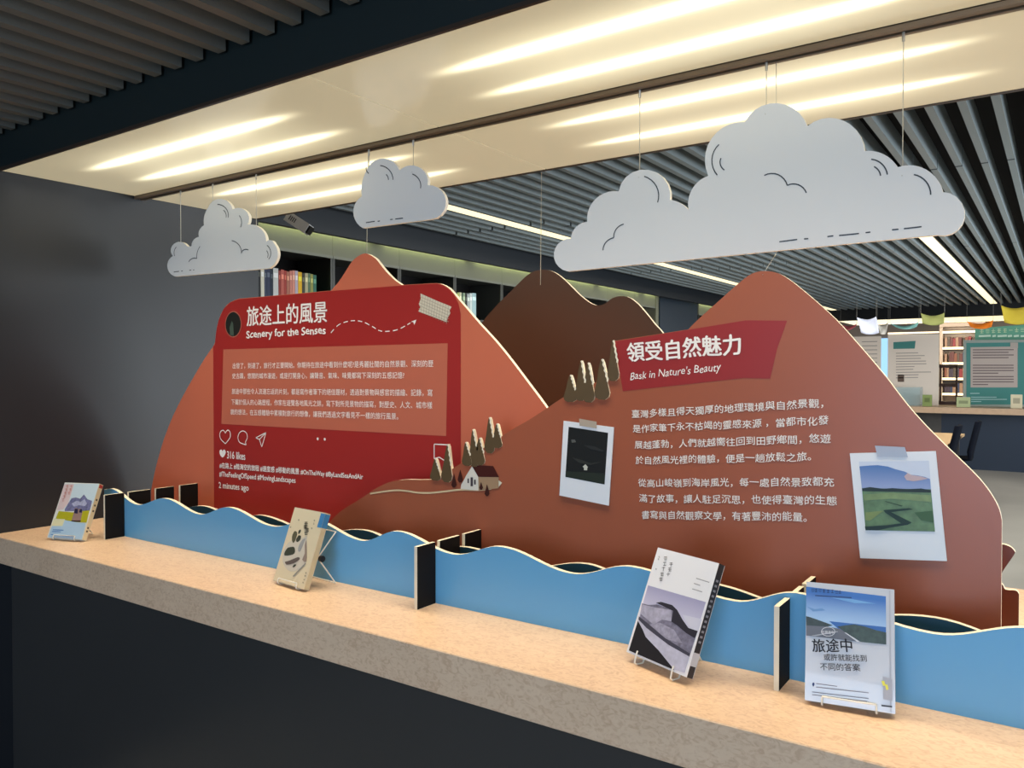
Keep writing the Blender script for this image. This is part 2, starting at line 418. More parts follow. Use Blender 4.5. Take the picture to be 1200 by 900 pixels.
# ---- far end: opening with its own counter
YC = 16.2; ZF = 2.47
struct(MB().box((-4.62, YC, ZF), (3.5, YC + .06, 2.9)).build('trim_4', mat('near black bulkhead', (16, 20, 24), .6)), 'dark bulkhead at the far end of the room')
sbox('wall_far_end_left', (-4.7, YC, 0), (-3.9, YC + .4, ZF), NAVY, 'dark wall left of the far opening')
t = thing('far_light_panel', 'backlit warm ceiling light panel over the far counter', 'light', (-3.6, YC + .06, ZF))
FAR_LIT = mat('far lit diffuser', (255, 236, 190), .4, emit=.85)
for k in range(4): MB().box((-3.6 + 1.75 * k, YC + .062, ZF), (-3.6 + 1.75 * k + 1.74, YC + 1.7, ZF + .01)).build('diffuser_panel', FAR_LIT, t)
MB().box((-3.6, YC + 1.7, ZF - .005), (3.4, YC + 1.76, 2.6)).build('edge_frame', mat('dark bronze trim', (58, 44, 34)), t)
tag(MB().box((-3.6, 13.79, .86), (3.5, 15.4, CT)).build('far_counter', mat('far counter laminate', (186, 156, 128), .4, noise=.06)), 'long wood-look counter at the far end under the display boards', 'counter')
sbox('wall_far_counter_base', (-1.56, 14.04, 0), (3.5, 14.14, .857), mat('navy counter base', (34, 46, 62), .35), 'dark navy front under the far counter')
sbox('wall_far_counter_side', (-3.6, 14.04, 0), (-1.56, 14.14, .857), mat('dark wood grey panel', (62, 60, 58), .5, noise=.2, nscale=6), 'grey panel left of the navy counter front')
sbox('wall_back', (-4.7, 21, 0), (3.5, 21.1, 2.9), mat('pale library wall', (150, 140, 130), .7), 'wall of the library beyond the far counter')
WG = mat('bright daylight window', (150, 200, 240), .3, emit=.8)
w1 = struct(MB().box((-4.5, 20.96, .3), (-2.65, 20.99, 2.3)).build('window_1', WG), 'bright blue daylight window beyond the far display boards')
for xx in (-4.52, -3.7, -2.67): MB().box((xx, 20.93, .25), (xx + .05, 20.96, 2.35)).build('window_frame', mat('window frame grey', (60, 70, 80)), w1)
# ================================================================== COUNTER
bmh = MB().box((XW + .002, 1.205, .862), (3.4, 2.385, CT)); ct = bmh.build('countertop', LAM)
bm = bmesh.new(); bm.from_mesh(ct.data); bmesh.ops.bevel(bm, geom=[e for e in bm.edges], offset=.002, segments=1, affect='EDGES'); bm.to_mesh(ct.data); bm.free()
tag(ct, 'long mottled beige laminate countertop carrying the mountain display', 'counter')
sbox('wall_counter_base', (XW, 1.27, 0), (3.4, 2.3, .862), mat('charcoal counter front', (56, 55, 54), .3, noise=.05, nscale=2), 'dark front below the countertop')

# ================================================================== MOUNTAIN BOARDS
TH = .012
def grad_mat(name, top, bot, z0, z1, rough=.3):
    """printed vertical colour blend on the board"""
    m = mat(name, top, rough, spec=.5)
    nt = m.node_tree; b = nt.nodes['Principled BSDF']
    g = nt.nodes.new('ShaderNodeNewGeometry'); s = nt.nodes.new('ShaderNodeSeparateXYZ'); nt.links.new(g.outputs['Position'], s.inputs[0])
    r = nt.nodes.new('ShaderNodeMapRange'); r.inputs[1].default_value = z0; r.inputs[2].default_value = z1; nt.links.new(s.outputs[2], r.inputs[0])
    rp = nt.nodes.new('ShaderNodeValToRGB'); rp.color_ramp.elements[0].color = (*lin(bot), 1); rp.color_ramp.elements[1].color = (*lin(top), 1)
    nt.links.new(r.outputs[0], rp.inputs[0]); nt.links.new(rp.outputs[0], b.inputs['Base Color'])
    return m
M1 = mat('terracotta satin print', (200, 108, 80), .3)
M2 = mat('rust satin print', (158, 86, 60), .34)
M3 = mat('dark brown satin print', (68, 50, 40), .3)
RED = mat('deep red print', (160, 42, 38), .32)
RED2 = mat('label red print', (150, 44, 44), .32)
BOXT = mat('salmon text box print', (190, 104, 80), .32)
def wire(root, top, bot, r=.0011):
    return MB().tube([top, bot], r, 5).build('wire', STEEL, root)
def zat(pl, p): a, b = pl.at(p); return a, b

# --- back brown mountain
Y3 = 2.27; P3 = YP(Y3)
t3 = thing('mountain_board', 'dark brown double-humped mountain cutout hanging behind the other mountains', 'display board', (-1.5, Y3 + TH / 2, CT))
px = [(500, 560), (515, 500), (530, 450), (545, 408), (565, 378)] + cr(480, 220, 4, [(400, 560), (470, 490), (540, 420), (580, 393), (620, 385), (660, 389), (700, 410), (750, 455), (800, 505), (850, 542), (890, 552), (920, 540), (950, 518), (990, 508), (1030, 515), (1070, 545), (1110, 590), (1150, 640), (1190, 685)]) + [(792, 415), (812, 455), (832, 505), (850, 560)]
ab = smooth([P3.at(p) for p in px], 3); ab = [(ab[0][0], CT)] + ab + [(ab[-1][0], CT)]
prism('board', P3, ab, TH, [M3, CREAM], t3)
hx, hz = P3.at((634, 334))
MB().tube([(hx - .012, YB + .002, ZS), (hx, Y3 - .003, hz)], .0011, 5).build('wire', STEEL, t3)

# --- left mountain with the red card
Y1 = 1.735; P1 = YP(Y1 - TH / 2)
t1 = thing('mountain_board', 'terracotta mountain cutout with a big dark red text card, left of the display', 'display board', (-2.0, Y1, CT))
left = [(177, 575), (181, 555), (186, 535), (193, 512), (203, 487), (215, 463), (228, 440), (240, 420), (250.5, 405)]
ab = [(P1.at((176.5, 580))[0], CT)] + smooth([P1.at(p) for p in left], 2)
ab += smooth([P1.at(p) for p in [(252.5, 400), (253.5, 388), (256, 376), (262, 362), (270, 354), (280, 350)]], 2)
ab += smooth([P1.at(p) for p in [(388, 340.5), (397, 330), (405, 318), (412, 307), (420, 300), (427.5, 297), (434, 299), (441, 304), (448, 313), (455, 321), (463, 328.5), (471, 334)]], 3)
ab += smooth([P1.at(p) for p in [(500, 332.3), (512, 331.8), (520, 334), (528, 339.5), (537.5, 351), (547.5, 362.5), (562.5, 380), (580, 399), (597.5, 420.5), (616, 445), (645, 484), (680, 535)]], 2)
xr = ab[-1][0]; ab += [(xr + .12, 1.2), (xr + .16, CT)]
prism('board', P1, ab, TH, [M1, CREAM], t1)
# red card print
cardpx = [(251.8, 405), (253.5, 388), (256, 376), (262, 362), (270, 354.3), (280, 350.6), (388, 341), (471, 334.6), (500, 332.9), (512, 332.4), (520, 334.6), (527.5, 340), (533, 347), (537.5, 356), (540, 368)]
ab = [P1.at(p) for p in cardpx]; xl = P1.at((250, 420))[0]; xr = ab[-1][0]
ab = [(xl, CT), (xl, ab[0][1])] + [a for a in ab if a[0] > xl + .0005] + [(xr, CT)]
card = poly('red_card', P1, ab, RED, t1, .0004); card['label'] = 'dark red rounded card print'
ab = [P1.at(p) for p in [(262, 409.5), (524.8, 402.3), (523, 511), (259.7, 496.8)]]
poly('text_box', P1, ab, BOXT, t1, .0008)
# avatar, tape, arrow, icons
cx, cz = P1.at((273.5, 380)); ra = abs(P1.at((273.5, 364.5))[1] - cz)
def disc(name, pl, c, r, m, parent, off, n=28, sy=1): return poly(name, pl, [(c[0] + r * math.cos(2 * math.pi * i / n), c[1] + r * sy * math.sin(2 * math.pi * i / n)) for i in range(n)], m, parent, off)
av = disc('avatar', P1, (cx, cz), ra, C(170, 92, 76), t1, .0008)
disc('avatar_picture', P1, (cx, cz), ra * .92, C(30, 30, 26), av, .0012)
poly('avatar_figure', P1, [P1.at(p) for p in cr(240, 330, 4, [(118, 215), (128, 185), (134, 195), (138, 255), (120, 250)])], C(70, 84, 72), av, .0016)
tp = poly('washi_tape', P1, smooth([P1.at(p) for p in [(493, 344)]], 1) + [P1.at(p) for p in [(511, 352), (529.5, 359.5), (527, 364), (528, 367), (525, 372), (523.7, 377.5), (507, 371), (490.5, 365), (493, 360), (491, 356), (493.5, 350)]], mat('cream washi tape', (214, 204, 182), .6), t1, .001)
g = MB()
A, B, D_ = [Vector((*P1.at(p), 0)) for p in ((493, 344), (529, 359.5), (490.7, 365))]
for i in range(1, 12): ribbon(g, P1, [A + (B - A) * i / 12, D_ + (B - A) * i / 12], .0013, .0015)
for i in range(1, 6): ribbon(g, P1, [A + (D_ - A) * i / 6, A + (D_ - A) * i / 6 + (B - A) * .98], .0013, .0015)
g.build('tape_grid', C(168, 156, 136), tp)
g = MB()
path = smooth([P1.at(p) for p in cr(240, 330, 4, [(592, 240), (625, 205), (665, 188), (705, 183), (745, 190), (785, 210), (820, 230), (860, 233), (905, 225), (945, 205), (970, 190)])], 6)
for i in range(0, len(path) - 3, 5): ribbon(g, P1, path[i:i + 4], .0028, .0008)
g.quad([P1.w(P1.at(p), .0008) for p in cr(240, 330, 4, [(993, 178), (968, 188), (978, 190)])]); g.quad([P1.w(P1.at(p), .0008) for p in cr(240, 330, 4, [(993, 178), (978, 190), (983, 203)])])
g.build('dashed_arrow', WHT, t1)
g = MB()
def pxline(g, pl, pts, w, off, closed=False, n=4):
    ab = smooth([pl.at(p) for p in pts] + ([pl.at(pts[0])] if closed else []), n); ribbon(g, pl, ab, w, off)
I = lambda pts: cr(240, 440, 4, pts)
pxline(g, P1, I([(97, 270), (88, 257), (76, 262), (71, 278), (76, 298), (97, 320)]), .003, .0008)
pxline(g, P1, I([(97, 270), (106, 257), (116, 260), (121, 275), (117, 295), (97, 320)]), .003, .0008)
pxline(g, P1, I([(195, 325), (192, 312), (200, 292), (196, 270), (180, 260), (164, 268), (156, 290), (163, 312), (178, 320), (195, 325)]), .003, .0008)
for a, b in (((240, 292), (288, 267)), ((288, 267), (268, 335)), ((268, 335), (257, 300)), ((257, 300), (240, 292)), ((257, 300), (288, 267))): pxline(g, P1, I([a, b]), .003, .0008, n=1)
for a, b in (((1076, 322), (1140, 325)), ((1140, 325), (1140, 402)), ((1076, 322), (1076, 390)), ((1076, 390), (1100, 383)), ((1100, 383), (1126, 400))): pxline(g, P1, I([a, b]), .003, .0008, n=1)
g.build('icon_outlines', WHT, t1)
for p in ((530, 297), (563, 299)): disc('page_dot', P1, P1.at(I([p])[0]), .0045, WHT, t1, .0008, 12)
poly('heart', P1, smooth([P1.at(p) for p in I([(84, 355), (90, 347), (97, 352), (98, 365), (84, 385), (71, 368), (71, 352), (78, 347), (84, 355)])], 3)[:-1], WHT, t1, .0008)
text('title_lettering', P1, [('旅途上的風景', (289.3, 382.5), (383, 377.8), 24)], WHT, t1, .0009, bold=.02)
text('subtitle_lettering', P1, [('Scenery for the Senses', (289, 399), (381.5, 394), 11.5)], WHT, t1, .0009, bold=.04, jit=.05)
text('paragraph_lettering', P1, [
    ('出發了，到達了，旅行才正要開始。你期待在旅途中看到什麼呢?是秀麗壯闊的自然景觀、深刻的歷', (273, 432.2), (508, 430.2), 7.6),
    ('史古蹟，悠閒的城市漫遊，或是打開身心，讓聲音、氣味、味覺都寫下深刻的五感記憶?', (272.5, 444), (474, 443.8), 7.4),
    ('旅途中那些令人流連忘返的片刻，都是寫作者筆下的絕佳題材，透過對景物與感官的描繪、記錄，寫', (272, 462), (507, 464.5), 7.6),
    ('下屬於個人的心路歷程，作家在遊覽各地風光之餘，寫下對所見景物的描寫，對歷史、人文、城市樣', (271.5, 474.5), (507, 479.2), 7.6),
    ('貌的想法，在五感體驗中累積對旅行的想像，讓我們透過文字看見不一樣的旅行風景。', (270.5, 486), (467, 492), 7.4)], WHT, t1, .0012)
text('caption_lettering', P1, [
    ('316 likes', (266.3, 537.2), (287.5, 539), 8.6),
    ('#在路上 #陸海空的旅程 #速度感 #移動的風景 #OnTheWay #ByLandSeaAndAir', (257.5, 549.5), (425.5, 563.5), 8.2),
    ('#TheFeelingOfSpeed #MovingLandscapes', (257.3, 560), (346.5, 568), 8),
    ('2 minutes ago', (256.6, 574), (291.5, 577.5), 9.2)], WHT, t1, .0009, bold=.03)
hx, hz = P1.at((428, 300)); MB().tube([(hx + .004, YM, ZS - .012), (hx, Y1, hz)], .0011, 5).build('wire', STEEL, t1)

# --- right mountain
Y2 = 1.64; P2 = YP(Y2 - TH / 2)
t2 = thing('mountain_board', 'large rust coloured mountain cutout with handwritten text, right of the display', 'display board', (-.9, Y2, CT))
lo = [(386, 612), (398, 600), (410, 592), (425, 583), (437, 574.5), (450, 567.5), (460, 564), (477.5, 562), (506, 562), (520, 556), (533, 547.5), (545, 540), (565, 526), (588.7, 510.7), (604, 501), (620, 492), (640, 479), (661, 465), (680, 456), (701, 447), (714, 443.5), (723, 440)]
ab = [(P2.at((378, 622))[0], CT)] + smooth([P2.at(p) for p in lo], 2)
ab = [a for a in ab if a[0] < P2.at((721, 440))[0]]
ab += [P2.at((719.3, 399.5))]
up = [(806.5, 386), (816.7, 375.7), (840, 354.7), (861, 336), (877, 323), (889, 318.2), (900.7, 317.8), (912, 320.3), (921.7, 325.5), (933, 333.7), (956.7, 353.5), (980, 375), (1000, 397), (1020, 420), (1040, 444), (1052, 460), (1068, 480), (1086, 500), (1108, 522), (1136, 549), (1152, 566), (1164, 583), (1171, 597), (1174, 610)]
ab += smooth([P2.at(p) for p in up], 3); ab += [(P2.at((1173.7, 660))[0], 1.15), (P2.at((1173.7, 660))[0], CT)]
prism('board', P2, ab, TH, [M2, CREAM], t2)
poly('title_label', P2, [P2.at(p) for p in [(720.3, 400.2), (806, 386.6), (874, 375.4), (922.5, 375.8), (911, 408), (902.5, 443.8), (872, 443), (730, 458.5)]], RED2, t2, .0004)['label'] = 'dark red slanted title label'
text('title_lettering', P2, [('領受自然魅力', (735.2, 425), (868, 415), 23.5)], WHT, t2, .0009, bold=.03, jit=.03)
text('subtitle_lettering', P2, [("Bask in Nature's Beauty", (739, 448), (846, 437), 12)], WHT, t2, .0009, shear=.25, jit=.05)
X3 = lambda pts: cr(720, 450, 4.444, pts)
text('paragraph_lettering', P2, [
    ('臺灣多樣且得天獨厚的地理環境與自然景觀，', (740.7, 490.4), (965, 477.5), 10.2),
    ('是作家筆下永不枯竭的靈感來源 ，當都市化發', (741.8, 507.4), (971.5, 498), 10.2),
    ('展越蓬勃，人們就越嚮往回到田野鄉間，悠遊', (744, 526.5), (974, 518.8), 10.2),
    ('於自然風光裡的體驗，便是一趟放鬆之旅。', (745, 544.5), (950.6, 540.5), 10.2),
    ('從高山峻嶺到海岸風光，每一處自然景致都充', (748.4, 571), (977.8, 570), 10.4),
    ('滿了故事，讓人駐足沉思，也使得臺灣的生態', (749.5, 589), (981, 592), 10.4),
    ('書寫與自然觀察文學，有著豐沛的能量。', (752.5, 608.3), (945.5, 611.3), 10.4)], WHT, t2, .0006, bold=.008, jit=.06, shear=.06)
hx, hz = P2.at((894, 322)); zc_ = YP(YM).at((894, 296))[1] - .003; MB().tube([(hx - .01, YM + .012, ZS - .012), (hx - .008, YM + .012, zc_), (hx, Y2 - .007, hz)], .0009, 5).build('wire', STEEL, t2)
# trees on the slope: flat cut-outs with cream saw-toothed edge
TREE = mat('olive brown print', (88, 70, 44), .45)
TN = [0]
def tree(tip, base, w, edge=.55):
    ax, az = P2.at(tip); bx, bz = P2.at(base); h = az - bz; w = w / FPX * 1.5 * EYE_D(P2, tip); TN[0] += .0003; to = TN[0]
    prof = [(0, .0), (.10, .08), (.2, .25), (.31, .5), (.42, .68), (.5, .82), (.44, .93), (.2, 1.0)]
    L = [(bx + (ax - bx) * (1 - t) - k * w, az - t * h) for k, t in prof]
    R = []
    for i, (k, t) in enumerate(prof):
        x = bx + (ax - bx) * (1 - t) + k * w; R.append((x, az - t * h))
    o = prism('tree', P2, L[::-1] + R[1:], TH * .9, [TREE, CREAM], t2, off=.0012 + to)
    # saw-toothed cut edge seen on the right flank
    z = MB(); n = 8; pts = []
    for i in range(n + 1):
        t = edge * i / n; k = .03 + .62 * t + (.07 if i % 2 else 0); pts.append((bx + (ax - bx) * (1 - t) + k * w, az - t * h))
    ribbon(z, P2, pts, .0046, .0018 + to); z.build('cut_edge', CREAM, o)
def EYE_D(pl, p): return (pl.w(pl.at(p)) - EYE).dot(Vector((-math.sin(YAW), math.cos(YAW), 0))) 
for a in (((573.7, 489), (574, 531), 10), ((582.4, 496.4), (583, 525), 10), ((554.5, 503), (556, 547), 10), ((546.2, 518), (548, 546), 10), ((562.5, 513), (562, 545), 11.5),
          ((525.2, 520.4), (524, 565), 11), ((510.8, 537.3), (511, 563), 11),
          ((669, 439.5), (669, 471), 12), ((681.8, 422.7), (681, 469.5), 10.5), ((690, 425), (690.7, 471.5), 11), ((706, 421), (706.5, 468.4), 13.5), ((719.5, 399), (719.5, 446.5), 10)):
    tree(*a)
H = lambda pts: cr(480, 470, 7.5, pts)
DK = C(62, 24, 18)
for tip, b, w in (((450, 600), 715, 48), ((395, 635), 760, 46), ((633, 710), 780, 34), ((685, 730), 835, 44)):
    q = H([(tip[0], tip[1]), (tip[0] + w * .32, (tip[1] + b) / 2), (tip[0] + w * .5, b - 22), (tip[0] + w * .2, b), (tip[0] - w * .2, b), (tip[0] - w * .5, b - 22), (tip[0] - w * .32, (tip[1] + b) / 2)])
    poly('small_tree', P2, [P2.at(p) for p in q], DK, t2, .0024)
g = MB(); pxline(g, P2, [(434, 578.5), (450, 576), (465, 574.5), (478, 575.5), (490, 577.3), (505, 577.5), (522, 575.8), (540, 573.8), (560, 574.2), (576, 572.5)], .0045, .0008); g.build('road_line', mat('pale road ink', (214, 190, 150), .5), t2)
hp = poly('house_front', P2, [P2.at(p) for p in H([(452, 770), (456, 735), (482, 690), (502, 650), (552, 572), (606, 665), (608, 786)])], C(214, 208, 196), t2, .0014)
poly('house_wall', P2, [P2.at(p) for p in H([(606, 665), (786, 668), (786, 765), (608, 786)])], C(160, 130, 100), t2, .0014)
poly('house_roof', P2, [P2.at(p) for p in H([(552, 570), (580, 564), (738, 570), (788, 668), (606, 665)])], C(66, 20, 14), t2, .0017)
poly('house_lean_to', P2, [P2.at(p) for p in H([(784, 695), (816, 718), (784, 756)])], C(220, 210, 186), t2, .0014)
g = MB()
for q in ([(512, 680), (525, 680), (525, 720), (512, 720)], [(539, 670), (560, 670), (560, 748), (539, 748)], [(570, 690), (585, 690), (585, 733), (570, 733)]): g.quad([P2.w(P2.at(p), .0017) for p in H(q)][::-1])
g.build('house_window', C(70, 60, 66), hp)

# --- taped instant photos
def photo(corners, pic, tape, label, scene_fn, tapecol):
    t = thing('instant_photo', label, 'photo', tuple(P2.w(P2.at(corners[3]), .003)))
    prism('white_card', P2, [P2.at(p) for p in corners], .0025, [mat('white photo card', (226, 228, 232), .4)], t, off=.0045)
    pc = poly('picture', P2, [P2.at(p) for p in pic], scene_fn[0], t, .0048)
    for i, (pts, m) in enumerate(scene_fn[1]): poly('picture_detail', P2, [P2.at(p) for p in pts], m, pc, .0050 + .0002 * i)
    poly('tape', P2, [P2.at(p) for p in tape], mat('translucent tape %d' % tapecol[0], tapecol, .5, alpha=.75), t, .0062)
A_ = lambda pts: cr(640, 480, 7.5, pts); B_ = lambda pts: cr(960, 500, 5, pts)
photo(A_([(162, 98), (603, 155), (558, 842), (125, 752)]), A_([(207, 150), (553, 203), (522, 656), (178, 590)]), A_([(302, 78), (455, 105), (455, 165), (305, 140)]),
      'white-framed instant photo of a night scene taped left of the handwritten text',
      (C(22, 24, 24), [(A_([(181, 540), (527, 560), (522, 652), (180, 588)]), C(34, 42, 34)), (A_([(230, 262), (262, 262), (272, 285), (235, 290)]), C(90, 92, 88)), (A_([(330, 500), (355, 478), (378, 505), (372, 508), (370, 532), (342, 530), (342, 508)]), C(196, 196, 182)),
       (A_([(340, 310), (430, 320), (520, 360), (500, 368), (400, 345)]), C(40, 42, 42)), (A_([(240, 420), (320, 440), (400, 470), (500, 455), (400, 485), (300, 465)]), C(46, 48, 44))]), (190, 176, 158))
photo(B_([(182, 155), (685, 142), (750, 785), (243, 768)]), B_([(236, 203), (645, 198), (680, 615), (275, 605)]), B_([(330, 110), (505, 118), (523, 178), (345, 175)]),
      'larger white-framed instant photo of green fields and blue mountains taped at the lower right',
      (C(206, 214, 230), [
          (B_([(239, 231), (300, 226), (345, 224), (405, 232), (450, 248), (505, 262), (540, 280), (580, 284), (620, 292), (651, 305), (657, 372), (254, 365)]), grad_mat('printed blue mountain', (70, 112, 172), (146, 160, 200), P2.w(P2.at((1020, 570)))[2], P2.w(P2.at((1020, 545)))[2], .4)),
          (B_([(500, 290), (520, 270), (545, 282), (600, 290), (640, 302), (600, 312), (555, 318), (515, 312)]), C(196, 172, 176)),
          (B_([(254, 358), (657, 365), (681, 612), (275, 604)]), NP(92, 122, 82, .22, 70)),
          (B_([(254, 360), (300, 352), (380, 362), (430, 358), (520, 364), (600, 360), (657, 370), (657, 384), (256, 376)]), C(44, 58, 60)),
          (B_([(262, 395), (420, 385), (655, 400), (660, 440), (430, 420), (268, 430)]), NP(118, 140, 88, .15, 60)),
          (B_([(275, 500), (380, 490), (300, 550), (275, 545)]), C(124, 142, 92)), (B_([(560, 500), (668, 490), (675, 560), (600, 545)]), C(70, 100, 72)),
          (B_([(385, 436), (395, 434), (492, 460), (486, 465)]), C(52, 76, 60)),
          (B_([(380, 486), (530, 474), (556, 482), (425, 498), (545, 558), (500, 574), (390, 500)]), C(40, 62, 58)),
          (B_([(272, 582), (400, 574), (490, 562), (545, 560), (520, 572), (410, 590), (350, 604), (276, 604)]), C(38, 58, 58))]), (186, 196, 214))

# --- small brown board at the far right and wave boards
Y4 = 1.83; P4 = YP(Y4)
t4 = thing('mountain_board', 'small brown hooked cutout board peeking out past the right mountain edge', 'display board', (-.1, Y4, CT))
R_ = lambda pts: cr(1140, 620, 6.43, pts)
px = [(1150, 648), (1162, 641)] + R_([(215, 115), (250, 120), (290, 138), (316, 168), (316, 185), (290, 225), (255, 275), (225, 320), (218, 340)])
ab = [(P4.at((1150, 650))[0], CT)] + smooth([P4.at(p) for p in px], 2) + smooth([P4.at(p) for p in R_([(212, 412), (228, 424), (240, 450), (262, 459), (310, 461), (335, 470), (348, 490)])], 3)
ab += [(ab[-1][0], CT)]
prism('board', P4, ab, TH, [mat('brick brown print', (96, 44, 26), .35), CREAM], t4)

def cospts(xs_zs, n=10):
    out = []
    for (xa, za), (xb, zb) in zip(xs_zs[:-1], xs_zs[1:]):
        for k in range(n):
            t = k / n; out.append((xa + (xb - xa) * t, za + (zb - za) * (1 - math.cos(math.pi * t)) / 2))
    out.append(xs_zs[-1]); return out
def wave(name, Y, keys, label, m):
    pl = YP(Y - TH / 2); ab = [(keys[0][0], CT)] + cospts(keys) + [(keys[-1][0], CT)]
    o = prism(name, pl, ab, TH, [m, CREAM]); return tag(o, label, 'display board')
fk = [(-2.70, 1.101), (-2.50, 1.063), (-2.335, 1.098), (-2.16, 1.066), (-2.01, 1.101), (-1.82, 1.067), (-1.645, 1.103), (-1.47, 1.069), (-1.34, 1.107), (-1.17, 1.073), (-1.03, 1.108), (-.85, 1.074), (-.71, 1.108), (-.50, 1.073), (-.385, 1.106), (-.17, 1.074), (-.03, 1.108), (.15, 1.074), (.3, 1.108), (.47, 1.074), (.63, 1.108), (.8, 1.074), (.96, 1.108)]
fk[0] = (-2.655, 1.102); fk = [(-2.70, 1.096)] + fk
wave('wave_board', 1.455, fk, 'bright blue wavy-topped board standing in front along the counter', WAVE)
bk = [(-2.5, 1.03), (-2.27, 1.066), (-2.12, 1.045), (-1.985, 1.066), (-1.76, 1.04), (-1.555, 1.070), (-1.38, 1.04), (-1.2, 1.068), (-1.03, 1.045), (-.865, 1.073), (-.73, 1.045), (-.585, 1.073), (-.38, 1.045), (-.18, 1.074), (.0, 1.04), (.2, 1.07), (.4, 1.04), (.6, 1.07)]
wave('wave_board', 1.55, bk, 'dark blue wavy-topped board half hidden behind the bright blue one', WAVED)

# --- slotted black dividers
def divider(x, label, th=.009, yb=1.722):
    t = thing('divider', label, 'divider', (x, 1.385, CT))
    cuts = [(1.382, 1.447), (1.463, 1.540), (1.560, 1.628), (1.652, yb)]
    g = MB()
    for (a, b) in cuts:
        n = len(g.v); g.box((x - th / 2, a, CT + .0005), (x + th / 2, b, 1.096))
        k = len(g.f) - 6
        g.i[k:] = [1, 1, 1, 0, 1, 0]
    g.box((x - th / 2, 1.382, CT), (x + th / 2, yb, CT + .0006), 1)
    g.build('slotted_board', [BLK, CREAM], t)
divider(-2.575, 'black slotted divider with pale edges beside the leftmost book')
divider(-1.225, 'black slotted divider with pale edges in the middle of the wave boards')
divider(-.402, 'dark slotted divider seen nearly edge-on left of the road book')

# ================================================================== CLOUDS
PC = YP(YM - .005)
def cloud(px, label, marks, wires, mw, group=None):
    ab = [PC.at(p) for p in px]; xs = [a[0] for a in ab]; zs = [a[1] for a in ab]
    t = thing('cloud', label, 'cloud', ((min(xs) + max(xs)) / 2, YM, min(zs)))
    prism('board', PC, ab, .011, [CLOUD, CLOUDE], t)
    for mk in marks:
        g = MB(); pts = arc(*mk, n=8) if len(mk) == 3 else list(mk); ribbon(g, PC, [PC.at(p) for p in pts], mw, .0006)
        g.build('ink_mark', INKG, t)
    for (u, v) in wires:
        x, z = PC.at((u, v)); MB().tube([(x, YM, ZS - .012), (x, YM, z + .004), (x, YM - .0065, z)], .0011, 5).build('wire', STEEL, t)
        MB().tube([(x, YM, ZS - .012), (x, YM, ZS - .03)], .003, 8).build('ceiling_hook', STEEL, t)
def chain(*segs):
    out = []
    for s in segs:
        p = arc(*s) if len(s) == 3 else list(s)
        if out and math.hypot(out[-1][0] - p[0][0], out[-1][1] - p[0][1]) < .6: p = p[1:]
        out += p
    if math.hypot(out[-1][0] - out[0][0], out[-1][1] - out[0][1]) < .6: out = out[:-1]
    return out
big = chain(((665, 318), (1098, 275.5)), ((1098, 275.5), (1130, 246), (1105, 225)), ((1105, 225), (1086, 199), (1052, 196)), ((1052, 196), (1036, 181), (1013, 177)), ((1013, 177), (992, 143), (946, 148)),
            ((946, 148), (916, 121.5), (873, 143)), ((873, 143), (834, 162), (830, 206)), ((830, 206), (812, 220), (807, 246)), ((807, 246), (797, 238), (785, 234)), ((785, 234), (760, 199), (725, 224)),
            ((725, 224), (697, 234), (688, 260)), ((688, 260), (675, 266), (669, 279.5)), ((669, 279.5), (649, 297), (665, 318)))
c3 = lambda *p: tuple(cr(800, 0, 3, p)); c2 = lambda *p: tuple(cr(400, 0, 3, p))
cloud(big, 'largest white cloud cutout with ink marks hanging at the right', [
    c3((128, 508), (103, 560), (122, 616)), c3((135, 556), (132, 575), (147, 598)), c3((287, 617), (330, 612), (368, 652)), c3((368, 652), (408, 650), (435, 678)), c3((663, 560), (702, 578), (720, 614)),
    c3((673, 586), (688, 598), (696, 618)), c3((813, 614), (857, 640), (872, 685)), c3((340, 850), (403, 842)), c3((427, 840), (442, 839)), c3((509, 832), (530, 829)), c3((550, 828), (620, 821)), c3((643, 818), (660, 816)), c3((736, 808), (759, 806)), c3((778, 804), (840, 797)),
    c2((1065, 620), (1105, 650), (1112, 712)), c2((993, 788), (965, 808), (958, 836)), c2((958, 836), (932, 850), (920, 880))], [(748.5, 208), (897, 134), (1057, 206)], .0026)
sm = chain(((425, 267.3), (505, 257)), ((505, 257), (522.5, 234), (501, 217)), ((501, 217), (489, 195), (468, 200)), ((468, 200), (452, 186), (430, 199)), ((430, 199), (425, 211), (424, 230)), ((424, 230), (414, 249), (425, 267.3)))
cloud(sm, 'smallest white cloud cutout hanging between the other two above the orange peak', [
    c2((137, 582), (168, 597), (182, 632)), c2((158, 613), (164, 622), (166, 633)), c2((88, 588), (90, 602), (97, 610)), c2((250, 612), (273, 630), (279, 662)), c2((87, 783), (118, 778)), c2((128, 778), (136, 777)), c2((172, 772), (181, 771)), c2((190, 770), (217, 767))],
    [(431, 203), (483, 202)], .003)
c4 = lambda *p: tuple(cr(180, 180, 4, p))
lc = chain(((205, 324), (315, 314.5)), ((315, 314.5), (325.5, 299), (321, 285), )[0:3], ((321, 285), (317, 281.5), (312, 283)), ((312, 283), (304.5, 267), (290, 263)), ((290, 263), (284, 244.5), (272.5, 245.5)),
           ((272.5, 245.5), (258, 233), (244, 243)), ((244, 243), (240, 251), (239, 264)), ((239, 264), (234, 269), (233, 277.5)), ((233, 277.5), (227, 281), (224.5, 288)), ((224.5, 288), (221, 289), (218, 287)),
           ((218, 287), (209, 283.5), (202.5, 300)), ((202.5, 300), (196, 311), (205, 324)))
